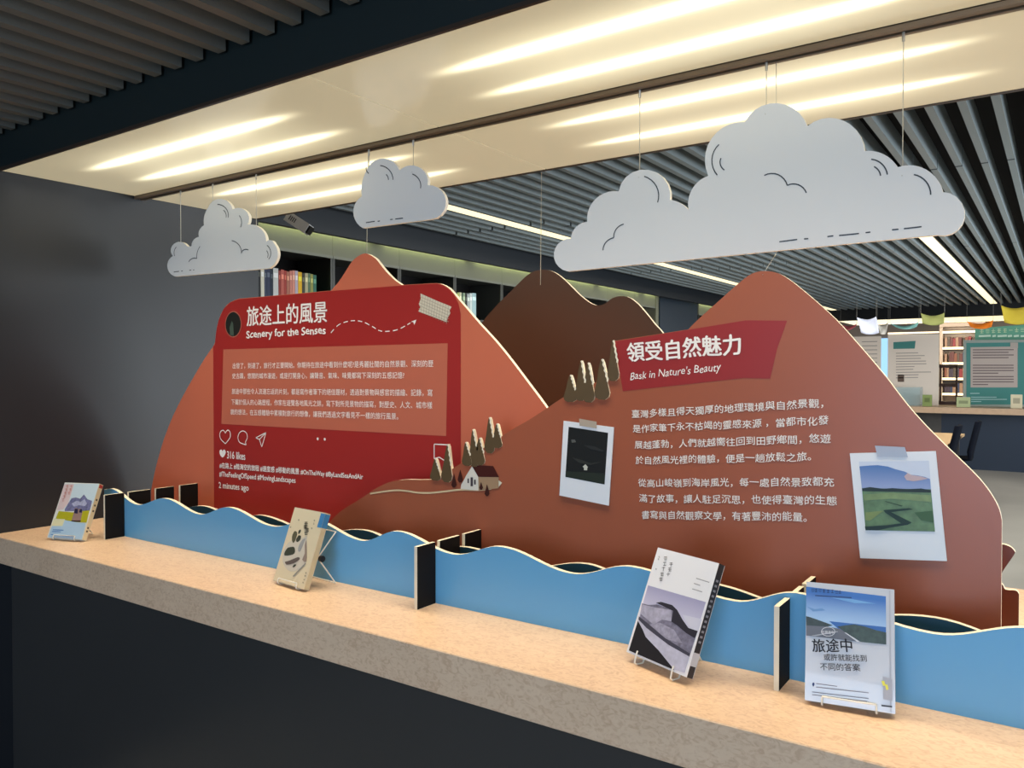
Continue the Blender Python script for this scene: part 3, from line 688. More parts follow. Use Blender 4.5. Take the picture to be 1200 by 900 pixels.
cloud(lc, 'white cloud cutout hanging at the left in front of the charcoal wall', [
    c4((300, 238), (338, 255), (350, 300)), c4((328, 265), (339, 280), (340, 300)), c4((402, 290), (412, 312), (408, 345)), c4((367, 408), (398, 425), (412, 468)), c4((412, 468), (426, 450), (445, 452)), c4((532, 430), (550, 462), (540, 495)),
    c4((530, 455), (537, 470), (534, 488)), c4((218, 435), (206, 460), (203, 492)), c4((203, 492), (182, 492), (165, 508)), c4((107, 438), (97, 458), (100, 480)), c4((95, 555), (120, 552)), c4((130, 551), (137, 550)), c4((168, 547), (177, 546)), c4((186, 546), (191, 545))],
    [(210.5, 286), (248, 238), (299, 268)], .003)

# ================================================================== BOOKS ON STANDS
def display_book(pose, label, coverm, spinem, art, stand_label, lip='bar', legs=.06, la=(.2, .55), knob=False):
    x, y, z, th, ph, w, h, tk, ro = pose
    r = Vector((math.cos(th), math.sin(th), 0)); back = Vector((-math.sin(th), math.cos(th), 0))
    up = Vector((0, 0, 1)) * math.cos(ph) + back * math.sin(ph); n = back * math.cos(ph) - Vector((0, 0, 1)) * math.sin(ph)
    r, up = r * math.cos(ro) + up * math.sin(ro), up * math.cos(ro) - r * math.sin(ro)
    o = Vector((x, y, z)); f = lambda a, b, c: tuple(o + r * a + n * b + up * c)
    t = thing('book', label, 'book', o + r * w / 2)
    b = MB(); bt = .0011
    b.box((0, 0, 0), (w, bt, h), 0, f).box((0, tk - bt, 0), (w, tk, h), 0, f).box((w - bt, bt, 0), (w, tk - bt, h), 1, f)
    b.build('cover', [coverm, spinem], t)
    MB().box((.002, bt, .0025), (w - bt, tk - bt, h - .0025), 0, f).build('pages', mat('paper pages', (228, 218, 196), .8), t)
    art(Plane(o, r, up, -n), Plane(o + r * w, n, up, r), t, w, h, tk)
    # stand
    g = thing('book_stand', stand_label, 'stand', tuple(o + r * w / 2 + n * tk))
    rad = .0017; dr = max(0, z - .957); zt = CT + rad + .0002
    def P(a, b_, c): return o + r * a + n * b_ + up * c
    def floor(p): return Vector((p.x, p.y, zt))
    for a in (.2, .8):
        s = []
        for (bb, c) in ((-.0045, .010), (-.0052, .002), (-.003, -.0025 - dr), (.004, -.0035 - dr), (tk + .002, -.003 - dr)): s.append(P(w * a, bb, c))
        s = [Vector((p.x, p.y, max(p.z, zt))) for p in s]
        s += [P(w * a, tk + .003, .01), P(w * (.25 + (a > .5) * .5), tk + .003, h * .72)]
        MB().tube(s, rad, 6).build('side_wire', WHITEW, g)
    if lip == 'bar': MB().tube([P(w * .2, -.0045, .010), P(w * .8, -.0045, .010)], rad, 6).build('front_lip', WHITEW, g)
    MB().tube([P(w * .25, tk + .003, h * .72), P(w * .75, tk + .003, h * .72)], rad, 6).build('top_wire', WHITEW, g)
    for a in la:
        hg = P(w * a, tk + .004, h * .42); ft = floor(hg + n * 0 + back * legs)
        MB().tube([hg, ft], rad, 6).build('leg', WHITEW, g)
    f1, f2 = [floor(P(w * a, tk + .004, h * .42) + back * legs) for a in la]
    MB().tube([f1, f2], rad, 6).build('foot_bar', WHITEW, g)
    if knob:
        MB().tube([P(w * .95, tk + .004, h * .42), P(w * .98, tk + .034, h * .80), P(w * .25, tk + .034, h * .80), P(w * .25, tk + .004, h * .42)], rad, 6).build('brace', WHITEW, g)
        MB().tube([P(w * .22, tk + .004, h * .42), P(w * .95, tk + .004, h * .42)], rad, 6).build('hinge_rod', WHITEW, g)
        MB().tube([P(w * 1.0, tk + .008, h * .42), P(w * 1.07, tk + .008, h * .42)], .008, 12).build('hinge_knob', mat('black plastic', (16, 16, 16), .4), g)
def arts(pl, parent, items):
    for i, (name, pts, m) in enumerate(items): poly(name, pl, [pl.at(p) for p in pts], m, parent, .0003 + .00012 * i)
def glyphs(pl, parent, centres, s, m, off=.002, name='cover_lettering'):
    """rows of tiny unreadable characters as short ink strokes"""
    g = MB()
    for (u, v) in centres:
        for (a, b) in (((-.4, -.35), (.4, -.35)), ((-.45, 0), (.45, .0)), ((-.35, .4), (.4, .4)), ((0, -.5), (-.05, .5))):
            if random.random() < .85: ribbon(g, pl, [pl.at((u + a[0] * s, v + a[1] * s)), pl.at((u + b[0] * s, v + b[1] * s))], s * .115 * abs(pl.at((u + 1, v))[0] - pl.at((u, v))[0]), off)
    g.build(name, m, parent)
def bars(pl, parent, segs, w, m, off=.002, name='cover_lettering'):
    g = MB()
    for a, b in segs: ribbon(g, pl, [pl.at(a), pl.at(b)], w, off)
    g.build(name, m, parent)
# left: travel book with mountains and yellow fields
def art1(pl, sp, t, w, h, tk):
    K = lambda pts: cr(40, 550, 10, pts)
    arts(pl, t, [('cover_sky', K([(355, 170), (760, 170), (690, 400), (270, 480)]), C(196, 210, 214)), ('cover_blossom', K([(355, 175), (470, 175), (400, 400), (340, 470), (262, 480), (290, 400)]), C(214, 190, 186)),
        ('cover_mountain', K([(360, 470), (400, 400), (440, 340), (490, 330), (540, 345), (585, 295), (625, 350), (680, 370), (665, 440), (650, 490), (360, 490)]), NP(112, 112, 146, .35, 120)),
        ('cover_snow', K([(440, 400), (500, 370), (550, 380), (590, 350), (620, 400), (600, 430), (520, 420), (470, 440)]), NP(170, 170, 192, .2, 120)),
        ('cover_field', K([(290, 490), (450, 505), (650, 480), (615, 625), (360, 610), (255, 575)]), C(176, 168, 30)),
        ('cover_people', K([(440, 605), (470, 500), (475, 460), (500, 450), (520, 470), (545, 455), (570, 500), (545, 610)]), C(150, 120, 110)),
        ('cover_figure', K([(470, 515), (480, 462), (515, 465), (512, 520)]), C(36, 34, 66)), ('cover_figure', K([(530, 505), (540, 465), (565, 470), (560, 510)]), C(36, 34, 66)), ('cover_shoes', K([(440, 600), (550, 600), (545, 618), (438, 612)]), C(60, 40, 34)),
        ('cover_band', K([(245, 575), (605, 640), (560, 822), (165, 795)]), C(170, 196, 214)), ('cover_badge', K([(235, 580), (365, 585), (335, 665), (205, 665)]), C(222, 214, 170))])
    glyphs(pl, t, [K([(p[0], p[1])])[0] for p in ((395, 200), (385, 240), (372, 280), (360, 320), (345, 360), (440, 200), (430, 240), (415, 280))], 3.2, C(196, 120, 104), .0022)
    bars(pl, t, [(K([(225, 710)])[0], K([(350, 715)])[0]), (K([(215, 730)])[0], K([(320, 735)])[0]), (K([(200, 765)])[0], K([(480, 790)])[0])], .0022, C(90, 130, 184), .0022)
    poly('spine_label', sp, [(.003, h * .93), (tk - .001, h * .93), (tk - .001, h - .002), (.003, h - .002)], C(180, 60, 54), t, .0003)
    for k in (.14, .2, .5, .6, .7): poly('spine_mark', sp, [(.006, h * k), (tk - .006, h * k), (tk - .006, h * k + .006), (.006, h * k + .006)], C(96, 84, 76), t, .0003)
display_book((-2.726, 1.273, .957, .339, .422, .139, .187, .019, .009), 'travel book with a grey mountain and yellow fields on its cover, at the left end', C(222, 220, 208, .35), C(232, 216, 178), art1, 'white wire stand under the leftmost book')
# second: cream book with olive blobs
def art2(pl, sp, t, w, h, tk):
    K = lambda pts: cr(330, 590, 8.186, pts)
    OL, GR = C(66, 68, 56), C(150, 146, 136)
    arts(pl, t, [('cover_shape', smooth(K([(245, 310), (200, 330), (150, 330), (60, 380), (20, 460), (10, 560), (60, 640), (130, 650), (210, 600), (240, 540), (245, 420), (245, 310)]), 2)[:-1], C(206, 196, 178)),
        ('cover_shape', smooth(K([(125, 265), (145, 270), (150, 300), (130, 360), (112, 378), (100, 350), (105, 300), (125, 265)]), 2)[:-1], C(92, 88, 66)),
        ('cover_shape', smooth(K([(180, 250), (188, 262), (172, 290), (160, 290), (165, 262), (180, 250)]), 2)[:-1], OL), ('cover_shape', smooth(K([(165, 305), (188, 312), (180, 350), (150, 372), (140, 345), (165, 305)]), 2)[:-1], OL),
        ('cover_shape', smooth(K([(60, 425), (115, 415), (130, 440), (125, 480), (90, 495), (30, 500), (35, 460), (60, 425)]), 2)[:-1], OL),
        ('cover_shape', smooth(K([(235, 335), (215, 380), (180, 460), (160, 450), (170, 400), (205, 345), (235, 335)]), 2)[:-1], C(160, 158, 154)),
        ('cover_shape', smooth(K([(240, 350), (245, 460), (240, 560), (200, 540), (225, 480), (225, 400), (240, 350)]), 2)[:-1], C(150, 130, 116)),
        ('cover_shape', smooth(K([(35, 560), (80, 548), (160, 515), (178, 535), (120, 575), (50, 588), (35, 560)]), 2)[:-1], C(100, 88, 82)),
        ('cover_shape', smooth(K([(125, 585), (145, 588), (125, 612), (108, 608), (125, 585)]), 2)[:-1], OL),
        ('cover_shape', K([(230, 570), (238, 580), (118, 706), (110, 696)]), GR)])
    glyphs(pl, t, [K([p])[0] for p in ((240, 195), (232, 225), (252, 255), (240, 285), (238, 240))], 4.5, C(40, 38, 36), .002)
    glyphs(pl, t, [K([p])[0] for p in ((240, 668), (232, 695), (222, 730), (212, 760), (320, 165), (315, 195), (295, 240), (170, 160), (92, 228))], 1.8, C(90, 84, 76), .002)
    poly('call_number_sticker', pl, [(w * .87, h * .80), (w, h * .80), (w, h * .985), (w * .87, h * .985)], C(66, 128, 176), t, .0006)
    poly('call_number_sticker', sp, [(0, h * .80), (tk, h * .80), (tk, h * .985), (0, h * .985)], C(66, 128, 176), t, .0004)
display_book((-1.685, 1.346, .957, -.105, .354, .135, .194, .016, .004), 'cream book with olive pebble shapes and a blue sticker, second from the left', mat('cream book cover', (222, 206, 172), .45), mat('cream book spine', (204, 188, 152), .5), art2, 'white wire stand with black hinge knob behind the cream book', legs=.055, la=(.22, .95), knob=True)
# third: white book with a snowy ridge photo
def art3(pl, sp, t, w, h, tk):
    K = lambda pts: cr(700, 630, 5, pts)
    arts(pl, t, [('cover_photo', K([(298, 280), (636, 378), (512, 792), (187, 662)]), grad_mat('printed lilac sky', (160, 156, 188), (208, 204, 222), 1.04, 1.09, .4)),
        ('cover_ridge', K([(262, 385), (300, 395), (350, 392), (440, 420), (480, 520), (575, 560), (590, 540), (540, 700), (250, 470)]), NP(124, 120, 138, .35, 110)),
        ('cover_snow', K([(264, 392), (340, 410), (436, 425), (434, 492), (380, 480), (330, 510), (252, 445)]), NP(170, 166, 184, .2, 100)), ('cover_snow', K([(300, 510), (370, 500), (450, 540), (500, 620), (420, 600), (330, 560)]), NP(156, 152, 170, .3, 120)),
        ('cover_snow', K([(500, 452), (613, 478), (592, 552), (540, 530)]), C(206, 204, 218)),
        ('cover_peak', K([(345, 382), (375, 377), (440, 396), (470, 425), (500, 480), (535, 530), (590, 548), (572, 590), (520, 558), (470, 515), (435, 492), (446, 430), (400, 408)]), C(48, 46, 56)),
        ('cover_snow', K([(243, 478), (290, 520), (540, 697), (512, 792), (455, 775), (260, 560)]), NP(190, 188, 206, .12, 80)), ('cover_shadow', K([(246, 462), (300, 505), (400, 590), (545, 680), (540, 697), (420, 630), (290, 530), (243, 480)]), C(70, 68, 82)),
        ('cover_foreground', K([(240, 488), (268, 540), (285, 582), (340, 640), (360, 660), (455, 778), (187, 662)]), C(34, 33, 38))])
    glyphs(pl, t, [K([p])[0] for p in ((403, 122), (398, 155), (391, 185), (383, 216), (376, 245), (436, 158), (428, 188), (419, 216))], 4.4, C(84, 84, 88), .002)
    glyphs(pl, t, [K([p])[0] for p in ((366, 115), (362, 128), (348, 186))], 2, C(110, 110, 112), .002)
    bars(pl, t, [(K([(583, 240)])[0], K([(660, 264)])[0]), (K([(570, 270)])[0], K([(606, 282)])[0]), (K([(560, 302)])[0], K([(618, 320)])[0])], .0016, C(150, 150, 154), .002)
    for k in [.30 + .045 * i for i in range(13)]: poly('spine_mark', sp, [(.005, h * k), (tk - .006, h * k), (tk - .006, h * k + .004), (.005, h * k + .004)], C(150, 150, 156), t, .0003)
    poly('call_number_sticker', sp, [(0, h * .10), (tk, h * .10), (tk, h * .215), (0, h * .215)], C(196, 198, 206), t, .0005)
display_book((-.679, 1.365, .967, -.346, .409, .151, .206, .018, -.010), 'white book with a black and white snowy ridge photo and black spine', C(232, 230, 232, .35), C(44, 44, 50, .4), art3, 'clear wire stand with two loops under the white mountain book', lip='loops', legs=.06)
# fourth: road book
def art4(pl, sp, t, w, h, tk):
    K = lambda pts: cr(900, 660, 4.74, pts)
    arts(pl, t, [('cover_photo', K([(212, 130), (440, 158), (655, 184), (657, 452), (213, 402)]), grad_mat('printed blue sky', (52, 108, 182), (176, 206, 234), 1.075, 1.125, .4)), 
        ('cover_cloud', K([(215, 240), (260, 255), (300, 250), (320, 262), (250, 268)]), C(110, 150, 196)), ('cover_cloud', K([(350, 190), (470, 200), (600, 225), (480, 222)]), C(120, 170, 218)),
        ('cover_sea', K([(340, 322), (656, 355), (656, 392), (400, 372)]), C(66, 110, 176)),
        ('cover_road', K([(213, 340), (300, 345), (400, 365), (520, 438), (213, 402)]), C(108, 112, 122)),
        ('cover_hill', K([(212, 294), (235, 300), (270, 312), (320, 330), (360, 345), (330, 352), (213, 345)]), NP(44, 56, 52, .35, 120)),
        ('cover_hill', K([(385, 352), (430, 345), (480, 340), (540, 352), (600, 372), (657, 385), (657, 452), (520, 438), (440, 392)]), NP(48, 64, 54, .4, 120)),
        ('cover_road_line', K([(425, 385), (432, 385), (510, 435), (495, 436)]), C(214, 216, 220)), ('cover_road_line', K([(240, 402), (385, 378), (390, 382), (262, 405)]), C(170, 174, 182))])
    g = MB(); c = K([(335, 380)])[0]; pts = [(c[0] + 38 / 4.74 * math.cos(a / 14 * 6.283), c[1] + 25 / 4.74 * math.sin(a / 14 * 6.283)) for a in range(15)]
    ribbon(g, pl, [pl.at(p) for p in pts], .0008, .002); g.build('cover_ring', C(226, 228, 232), t)
    text('cover_title_lettering', pl, [('旅途中', K([(248, 492)])[0], K([(470, 497)])[0], 15.5)], C(28, 28, 38), t, .002, bold=.015, jit=.04)
    text('cover_subtitle_lettering', pl, [('或許就能找到', K([(312, 540)])[0], K([(550, 548)])[0], 8), ('不同的答案', K([(292, 594)])[0], K([(515, 600)])[0], 8.5)], C(40, 40, 50), t, .002, bold=.003)
    text('cover_lettering', pl, [('在路途中', K([(300, 392)])[0], K([(368, 394)])[0], 4)], C(236, 236, 240), t, .0021)
    glyphs(pl, t, [K([p])[0] for p in ((250, 150), (268, 152), (290, 150), (312, 154), (335, 156), (358, 156), (382, 160), (400, 160))], 4.2, C(40, 52, 84), .0024)
    bars(pl, t, [(K([(262, 180)])[0], K([(465, 192)])[0])], .0014, C(52, 70, 110), .0024)
    bars(pl, t, [(K([(268, 668)])[0], K([(385, 684)])[0]), (K([(268, 688)])[0], K([(560, 720)])[0]), (K([(246, 715)])[0], K([(560, 752)])[0]), (K([(246, 730)])[0], K([(550, 768)])[0])], .0011, C(112, 114, 132))
    bars(pl, t, [(K([(630, 790)])[0], K([(690, 797)])[0])], .0024, C(70, 72, 84))
    poly('location_pin', pl, [pl.at(p) for p in K([(252, 688), (246, 672), (250, 662), (258, 664), (259, 674)])], C(50, 64, 112), t, .002)
    st = poly('barcode_sticker', pl, [pl.at(p) for p in K([(638, 630), (690, 645), (692, 765), (640, 755)])], C(172, 174, 184), t, .002)
    for q in ([(630, 655), (645, 652), (655, 678), (640, 682)], [(650, 675), (664, 672), (670, 700), (658, 705)]): poly('yellow_mark', pl, [pl.at(p) for p in K(q)], C(232, 226, 90), st, .0023)
    poly('spine_fold', pl, [(w * .945, .002), (w * .96, .002), (w * .96, h - .002), (w * .945, h - .002)], C(176, 178, 186), t, .0004)
display_book((-.347, 1.353, .957, .121, .274, .135, .191, .018, .026), 'pale grey book with a coastal road photo on its cover, rightmost on the counter', mat('pale grey book cover', (196, 198, 204), .2, coat=.4), C(206, 208, 214, .3), art4, 'white wire stand with a front lip under the road book')

# ================================================================== SPOTLIGHT behind the light box
sp0 = thing('projector_spotlight', 'white box-shaped spotlight tilted down under the far ceiling, left', 'light', (-3.757, 3.2, 2.381))
R0 = Matrix.Rotation(YAW, 3, 'Z') @ Matrix.Rotation(math.radians(33), 3, 'Y')
fs = lambda x, y, z: tuple(Vector((-3.757, 3.2, 2.381)) + R0 @ Vector((x, y, z)))
b = MB().box((-.072, -.05, -.03), (.072, .05, .032), 0, fs)
o = b.build('body', mat('pale grey enamel', (206, 208, 208), .4), sp0)
MB().box((.072, -.042, -.024), (.084, .042, .026), 0, fs).build('lens_hood', mat('black plastic', (16, 16, 16)), sp0)
for k in range(4): MB().box((-.05 + .012 * k, -.0508, -.012), (-.044 + .012 * k, -.0498, .016), 0, fs).build('vent_slot', C(70, 72, 74), sp0)
MB().tube([fs(-.05, 0, .03), fs(-.09, 0, .05), (-3.86, 3.2, 2.66)], .008, 8).build('bracket', mat('black plastic', (16, 16, 16)), sp0)
MB().box((-3.92, 3.1, 2.645), (-3.80, 3.3, 2.665)).build('mounting_plate', mat('black plastic', (16, 16, 16)), sp0)

# ================================================================== FAR DISPLAY
def PY(y): return YP(y)
Pf = YP(14.6)
ACR = mat('frosted pale display panel', (232, 218, 204), .4)
TEAL = mat('teal print', (58, 130, 124), .4)
def farpoly(name, pl, pts, m, parent, off): return prism(name, pl, [pl.at(p) for p in pts], .003, [m], parent, off)
def panel(corners, label, m=ACR, y=14.6, feet=True):
    pl = YP(y); q = [pl.at(p) for p in corners]
    t = thing('information_sign', label, 'display board', ((q[0][0] + q[1][0]) / 2, y, CT))
    x0, x1, z1 = q[0][0], q[1][0], q[0][1]
    prism('board', pl, [(x0, CT), (x1, CT), (x1, q[1][1]), (x0, z1)], .02, [m, CREAM], t)
    return t, pl
tA, pl = panel([(985, 395), (1032.5, 394)], 'pale upright text panel half hidden by the right mountain slope')
for k in range(6): MB().box((pl.at((1010, 410))[0], 14.597, 2.0 - .07 * k), (pl.at((1028, 410))[0], 14.599, 2.012 - .07 * k)).build('text_line', C(160, 150, 144), tA)
tB, pl = panel([(1040.5, 391.5), (1100.5, 391.5)], 'pale upright text panel with a small teal heading and a little photo')
MB().box((pl.at((1040.5, 400))[0], 14.59, 2.125), (pl.at((1100.5, 400))[0], 14.596, 2.15)).build('light_strip', mat('lit panel edge', (255, 232, 196), emit=1.2), tB)
farpoly('heading', pl, [(1047, 401), (1073, 399.5), (1072, 408.5), (1047, 409)], TEAL, tB, .004)
g = MB(); r2 = random.Random(3)
for k in range(10):
    v = 414 + k * 3.2; ribbon(g, pl, [pl.at((1050, v)), pl.at((1050 + r2.uniform(20, 45), v - .5))], .014, .004)
g.build('text_line', C(172, 160, 152), tB)
farpoly('small_photo', pl, [(1052, 439), (1059.5, 439), (1059.5, 447.5), (1052, 447.5)], C(104, 86, 76), tB, .004)
tC, pl = panel([(1129, 398.5), (1215, 398)], 'teal text panel with a pale card, standing on the far counter at right', mat('panel grey edge', (150, 160, 152), .4))
farpoly('teal_field', pl, [(1132.5, 402), (1215, 401), (1215, 474), (1132.5, 474)], TEAL, tC, .004)
farpoly('text_card', pl, [(1137.5, 407), (1192.5, 406), (1192.5, 454), (1137.5, 454)], C(186, 172, 164), tC, .008)
farpoly('corner_tape', pl, [(1184, 401.5), (1193, 401.5), (1193, 408), (1184, 408)], C(176, 166, 158), tC, .012)
g = MB()
for k in range(4): ribbon(g, pl, [pl.at((1140, 410 + 3.1 * k)), pl.at((1188 - (k % 2) * 6, 409.8 + 3.1 * k))], .015, .012)
for k in range(4): ribbon(g, pl, [pl.at((1140, 428 + 3.1 * k)), pl.at((1188 - (k == 3) * 18, 428 + 3.1 * k))], .015, .012)
for k in range(4): ribbon(g, pl, [pl.at((1140, 441.3 + 3.1 * k)), pl.at((1188 - (k == 3) * 30, 441.3 + 3.1 * k))], .015, .012)
g.build('text_line', C(110, 96, 96), tC)
g = MB()
for (a, b, v) in ((1137, 1148, 461), (1138, 1168, 465.5), (1138, 1180, 468), (1138, 1150, 470.5)): ribbon(g, pl, [pl.at((a, v)), pl.at((b, v))], .012, .008)
g.build('caption_line', C(170, 206, 204), tC)
pl = YP(14.75); q = [pl.at(p) for p in [(1142.5, 385), (1160, 383.5), (1200, 380.5), (1240, 379), (1240, 402), (1142.5, 402)]]
tD = thing('header_board', 'mint green header board with two rows of pale lettering above the teal panel', 'display board', (-.5, 14.75, CT))
prism('board', pl, q, .02, [mat('mint print', (98, 168, 140), .4), CREAM], tD)
for xx in (-1.0, .1): MB().box((xx, 14.757, CT), (xx + .04, 14.767, 2.0)).build('post', C(150, 160, 150), tD)
glyphs(pl, tD, [(1150.5 + 6.8 * k, 388.2 - .25 * k) for k in range(9)], 5.0, mat('pale yellow lettering', (222, 240, 196), .5), .004, 'header_lettering')
g = MB()
for a, b in ((1147, 1161), (1163, 1167), (1169, 1180), (1181, 1186), (1188, 1194), (1196, 1206)): ribbon(g, pl, [pl.at((a, 394)), pl.at((b, 393.4))], .03, .004)
g.build('header_subtitle', mat('pale lettering', (214, 236, 216), .5), tD)
# brown rack, glass box, small books on the far counter
pl = YP(15.0); BR = mat('dark brown laminate', (66, 40, 34), .5)
tE = thing('display_rack', 'dark brown open rack on the far counter between the two panels', 'rack', (-1.5, 15, CT))
for (a, b, v0, v1) in ((1100.5, 1121, 427, 431), (1100.5, 1121, 449.5, 453.5), (1091, 1121, 470, 476)):
    (xa, za), (xb, zb) = pl.at((a, v0)), pl.at((b, v1)); MB().box((xa, 14.95, max(zb, CT)), (xb, 15.15, za)).build('shelf', BR, tE)
for u in (1101, 1120):
    xa = pl.at((u, 430))[0]; MB().box((xa, 15.0, CT), (xa + .02, 15.1, pl.at((u, 427))[1])).build('post', BR, tE)
GL = mat('clear acrylic', (200, 220, 222), .05, alpha=.35)
pl = YP(14.3); tF = thing('acrylic_case', 'clear acrylic display case on the far counter beside the mountain slope', 'display case', (-2, 14.3, CT))
xa, xb = pl.at((1050, 470))[0], pl.at((1079, 470))[0]; zt = pl.at((1065, 454))[1]
for (p, q) in (((xa, 14.2, CT), (xb, 14.205, zt)), ((xa, 14.5, CT), (xb, 14.505, zt)), ((xa, 14.2, CT), (xa + .006, 14.5, zt)), ((xb - .006, 14.2, CT), (xb, 14.5, zt)), ((xa, 14.2, zt), (xb, 14.5, zt + .006))): MB().box(p, q).build('pane', GL, tF)
MB().box((xa + .1, 14.25, CT), (xb - .12, 14.4, CT + .2)).build('case_plinth', C(104, 120, 116), tF)
for (u0, u1, v0, col, lab) in ((1081, 1092, 462.5, (134, 150, 90), 'green covered book standing on the far counter beside the case'), (1121, 1137, 465.5, (176, 186, 140), 'wide pale green book leaning on the far counter before the teal panel'), (1184.5, 1198, 462.5, (214, 204, 172), 'cream book standing at the right end of the far counter')):
    pl = YP(14.1); (xa, za), (xb, zb) = pl.at((u0, v0)), pl.at((u1, 480))
    t = thing('book', lab, 'book', ((xa + xb) / 2, 14.1, CT))
    MB().box((xa, 14.1, CT), (xb, 14.13, za)).build('cover', C(*col), t)
    MB().box((xa + .03, 14.098, CT + (za - CT) * .35), (xb - .03, 14.0995, za - .05)).build('cover_picture', C(*[int(c * .78) for c in col]), t)
    MB().box((xa + .004, 14.104, za), (xb - .004, 14.126, za + .002)).build('pages', C(226, 220, 204), t)
# hanging bunting pieces
def flag(pts, y, rgb, label):
    """sagging cloth pennant hung from two corners"""
    pl = YP(y); tl, tr, br, bl = [Vector((*pl.at(p), 0)) for p in pts]; vs, fs = [], []; n, m_ = 10, 5
    for j in range(m_ + 1):
        for i in range(n + 1):
            s, t = i / n, j / m_; p = (tl * (1 - s) + tr * s) * (1 - t) + (bl * (1 - s) + br * s) * t
            sag = .22 * (tr - tl).length * 4 * s * (1 - s) * (1 - t * .2)
            vs.append((p.x, y + .10 * math.sin(s * math.pi) * (1 - t) + .02 * math.sin(6 * s + 3 * t), p.y - sag * .55))
    for j in range(m_):
        for i in range(n): a = j * (n + 1) + i; fs.append((a, a + 1, a + n + 2, a + n + 1))
    m = mat('cloth_%d_%d_%d' % rgb, rgb, .8)
    o = mesh('hanging_cloth', vs, fs, m, None, smooth=True); md = o.modifiers.new('thickness', 'SOLIDIFY'); md.thickness = .004
    for i in (0, n):
        a = Vector(vs[i]); MB().tube([a, (a.x, a.y, 2.66)], .0022, 5).build('string', C(120, 118, 112), o)
    return tag(o, label, 'banner')
flag([(985, 380), (1004, 379.5), (1003, 382), (988, 388)], 14.0, (206, 104, 110), 'pink hanging cloth beside the right mountain slope')
flag([(1004, 372), (1027, 371), (1030, 390), (1009, 390)], 12.6, (206, 212, 232), 'long white and lavender hanging cloth, nearest the mountain slope')
flag([(1028, 380), (1041, 378), (1038, 391), (1031, 391)], 13.6, (232, 226, 214), 'small cream hanging cloth just right of the lavender one')
flag([(1043, 379), (1077, 377), (1074, 383), (1049, 383)], 13.6, (150, 214, 204), 'aqua hanging cloth between the cream and olive ones')
flag([(1079, 367), (1107, 366.5), (1106, 379), (1081, 379)], 12.6, (132, 136, 76), 'olive green hanging cloth under the end of the ceiling')
flag([(1133, 376.5), (1164, 375), (1162, 383), (1137, 383)], 13.6, (240, 128, 20), 'orange hanging cloth above the mint header board')
flag([(1173, 358), (1210, 356), (1210, 377), (1177, 378)], 12.6, (176, 156, 40), 'mustard yellow hanging cloth at the right edge')
# library shelves beyond
pl = YP(18.9)
SHM = mat('beige library shelf', (176, 158, 140), .5)
tS = thing('library_shelf', 'lit beige bookshelf with rows of books beyond the far counter', 'bookcase', (-1.9, 18.9, 0))
xa, xb = pl.at((1104.5, 430))[0], pl.at((1150, 430))[0]; xa2 = pl.at((1126, 430))[0]
zr = [pl.at((1120, v))[1] for v in (388.5, 407.5, 425.5, 443.5, 461.5, 480)]
SLED = mat('shelf lamp strip', (255, 236, 190), emit=1.6)
for xx in (xa - .06, xb): MB().box((xx, 18.9, 0), (xx + .06, 19.25, zr[0] + .1)).build('side_panel', SHM, tS)
MB().box((xa, 19.23, 0), (xb, 19.25, zr[0] + .1)).build('back_panel', SHM, tS)
for z in zr:
    MB().box((xa, 18.9, z - .03), (xb, 19.23, z)).build('shelf', SHM, tS)
    MB().box((xa, 18.892, z - .03), (xb, 18.9, z + .012)).build('light_strip', SLED, tS)
MB().box((xa - .06, 18.86, zr[0] + .1), (xb + .06, 19.25, zr[0] + .22)).build('top_panel', SHM, tS)
r3 = random.Random(11)
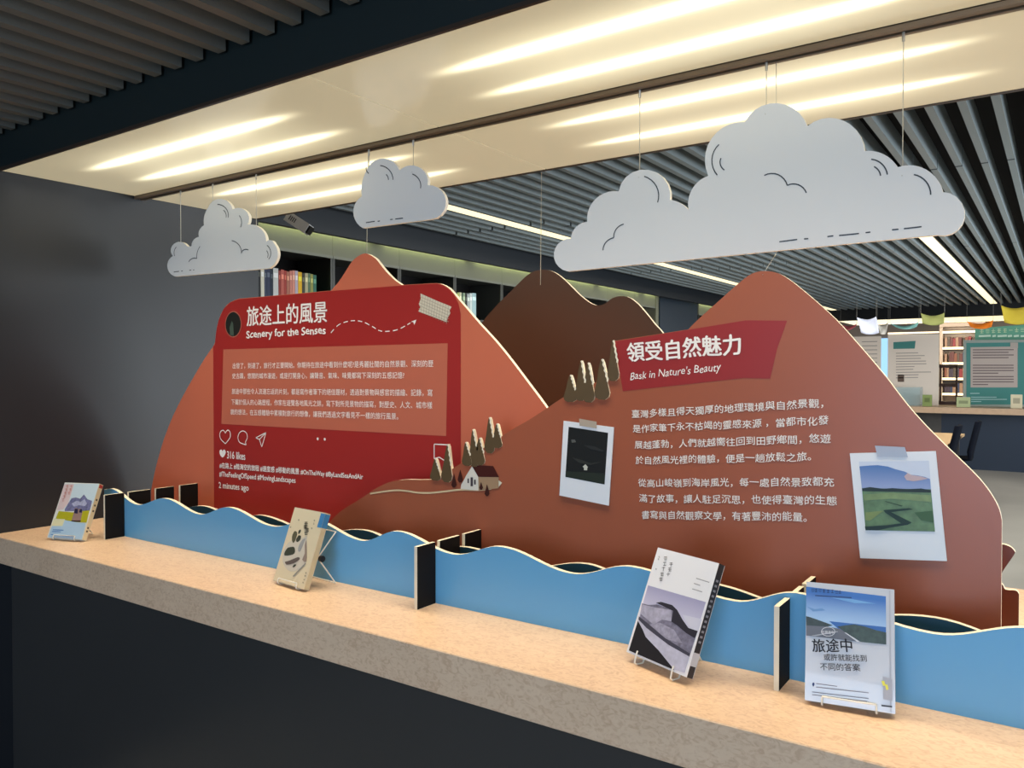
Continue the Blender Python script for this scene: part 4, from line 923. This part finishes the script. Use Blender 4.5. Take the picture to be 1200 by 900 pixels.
for z in zr[1:5]:
    row_ = ('top', 'second', 'third', 'lowest')[zr.index(z) - 1]
    x = xa + .03
    while x < xb - .06:
        th = r3.uniform(.035, .06); h = r3.uniform(.19, .24)
        if r3.random() > .1:
            c = r3.choice([(96, 60, 58), (70, 62, 74), (120, 76, 62), (150, 120, 100), (60, 70, 96), (130, 56, 60), (84, 74, 66)])
            tag(MB().box((x, 18.96, z + .002), (x + th, 19.14, z + h)).build('book', C(*c)), cname(c) + ' upright book on the ' + row_ + ' visible row of the lit beige bookshelf', 'book', 'books on the lit shelves beyond the far counter, ' + row_ + ' row')
        x += th + .004
# table and chairs
WD = mat('pale wood table', (206, 168, 120), .3, noise=.06)
tt = thing('table', 'pale wooden table standing in the far room before the navy counter front', 'table', (-1.5, 10.3, 0))
MB().box((-2.4, 9.2, .70), (-1.0, 11.3, .73)).build('table_top', WD, tt)
for xx, yy in ((-2.35, 9.25), (-1.1, 9.25), (-2.35, 11.2), (-1.1, 11.2)): MB().box((xx, yy, 0), (xx + .05, yy + .05, .70)).build('leg', C(60, 60, 62), tt)
def chair(x, y, label):
    t = thing('chair', label, 'chair', (x, y, 0)); m = mat('black navy chair shell', (8, 12, 22), .9, spec=.1)
    vs, fs = [], []; n = 8; k = 6
    for i in range(n + 1):
        a = i / n
        if a < .5: px_, pz = x - .22 + .44 * a * 2, .46 - .02 * math.sin(a * 6)
        else: s = (a - .5) * 2; px_, pz = x + .22 + .10 * s + .02, .46 + .46 * s
        for j in range(k + 1): b = j / k * 2 - 1; wdt = .22 * (1 - .25 * max(0, a - .8) * 5 * .6); vs.append((px_ + (-.03 * b * b if a > .5 else 0), y + b * wdt, pz + (.02 * b * b if a <= .5 else 0)))
    for i in range(n):
        for j in range(k): q = i * (k + 1) + j; fs.append((q, q + 1, q + k + 2, q + k + 1))
    o = mesh('seat_shell', vs, fs, m, t, smooth=True); md = o.modifiers.new('thickness', 'SOLIDIFY'); md.thickness = .03
    for sx, sy in ((-1, -1), (1, -1), (-1, 1), (1, 1)): MB().tube([(x + .13 * sx, y + .13 * sy, .44), (x + .22 * sx, y + .2 * sy, 0.005)], .011, 8).build('leg', STEEL, t)
chair(-1.22, 9.75, 'dark shell chair at the table, nearer the mountain slope'); chair(-1.11, 10.7, 'dark shell chair at the table, farther right against the navy front')
flush_text()
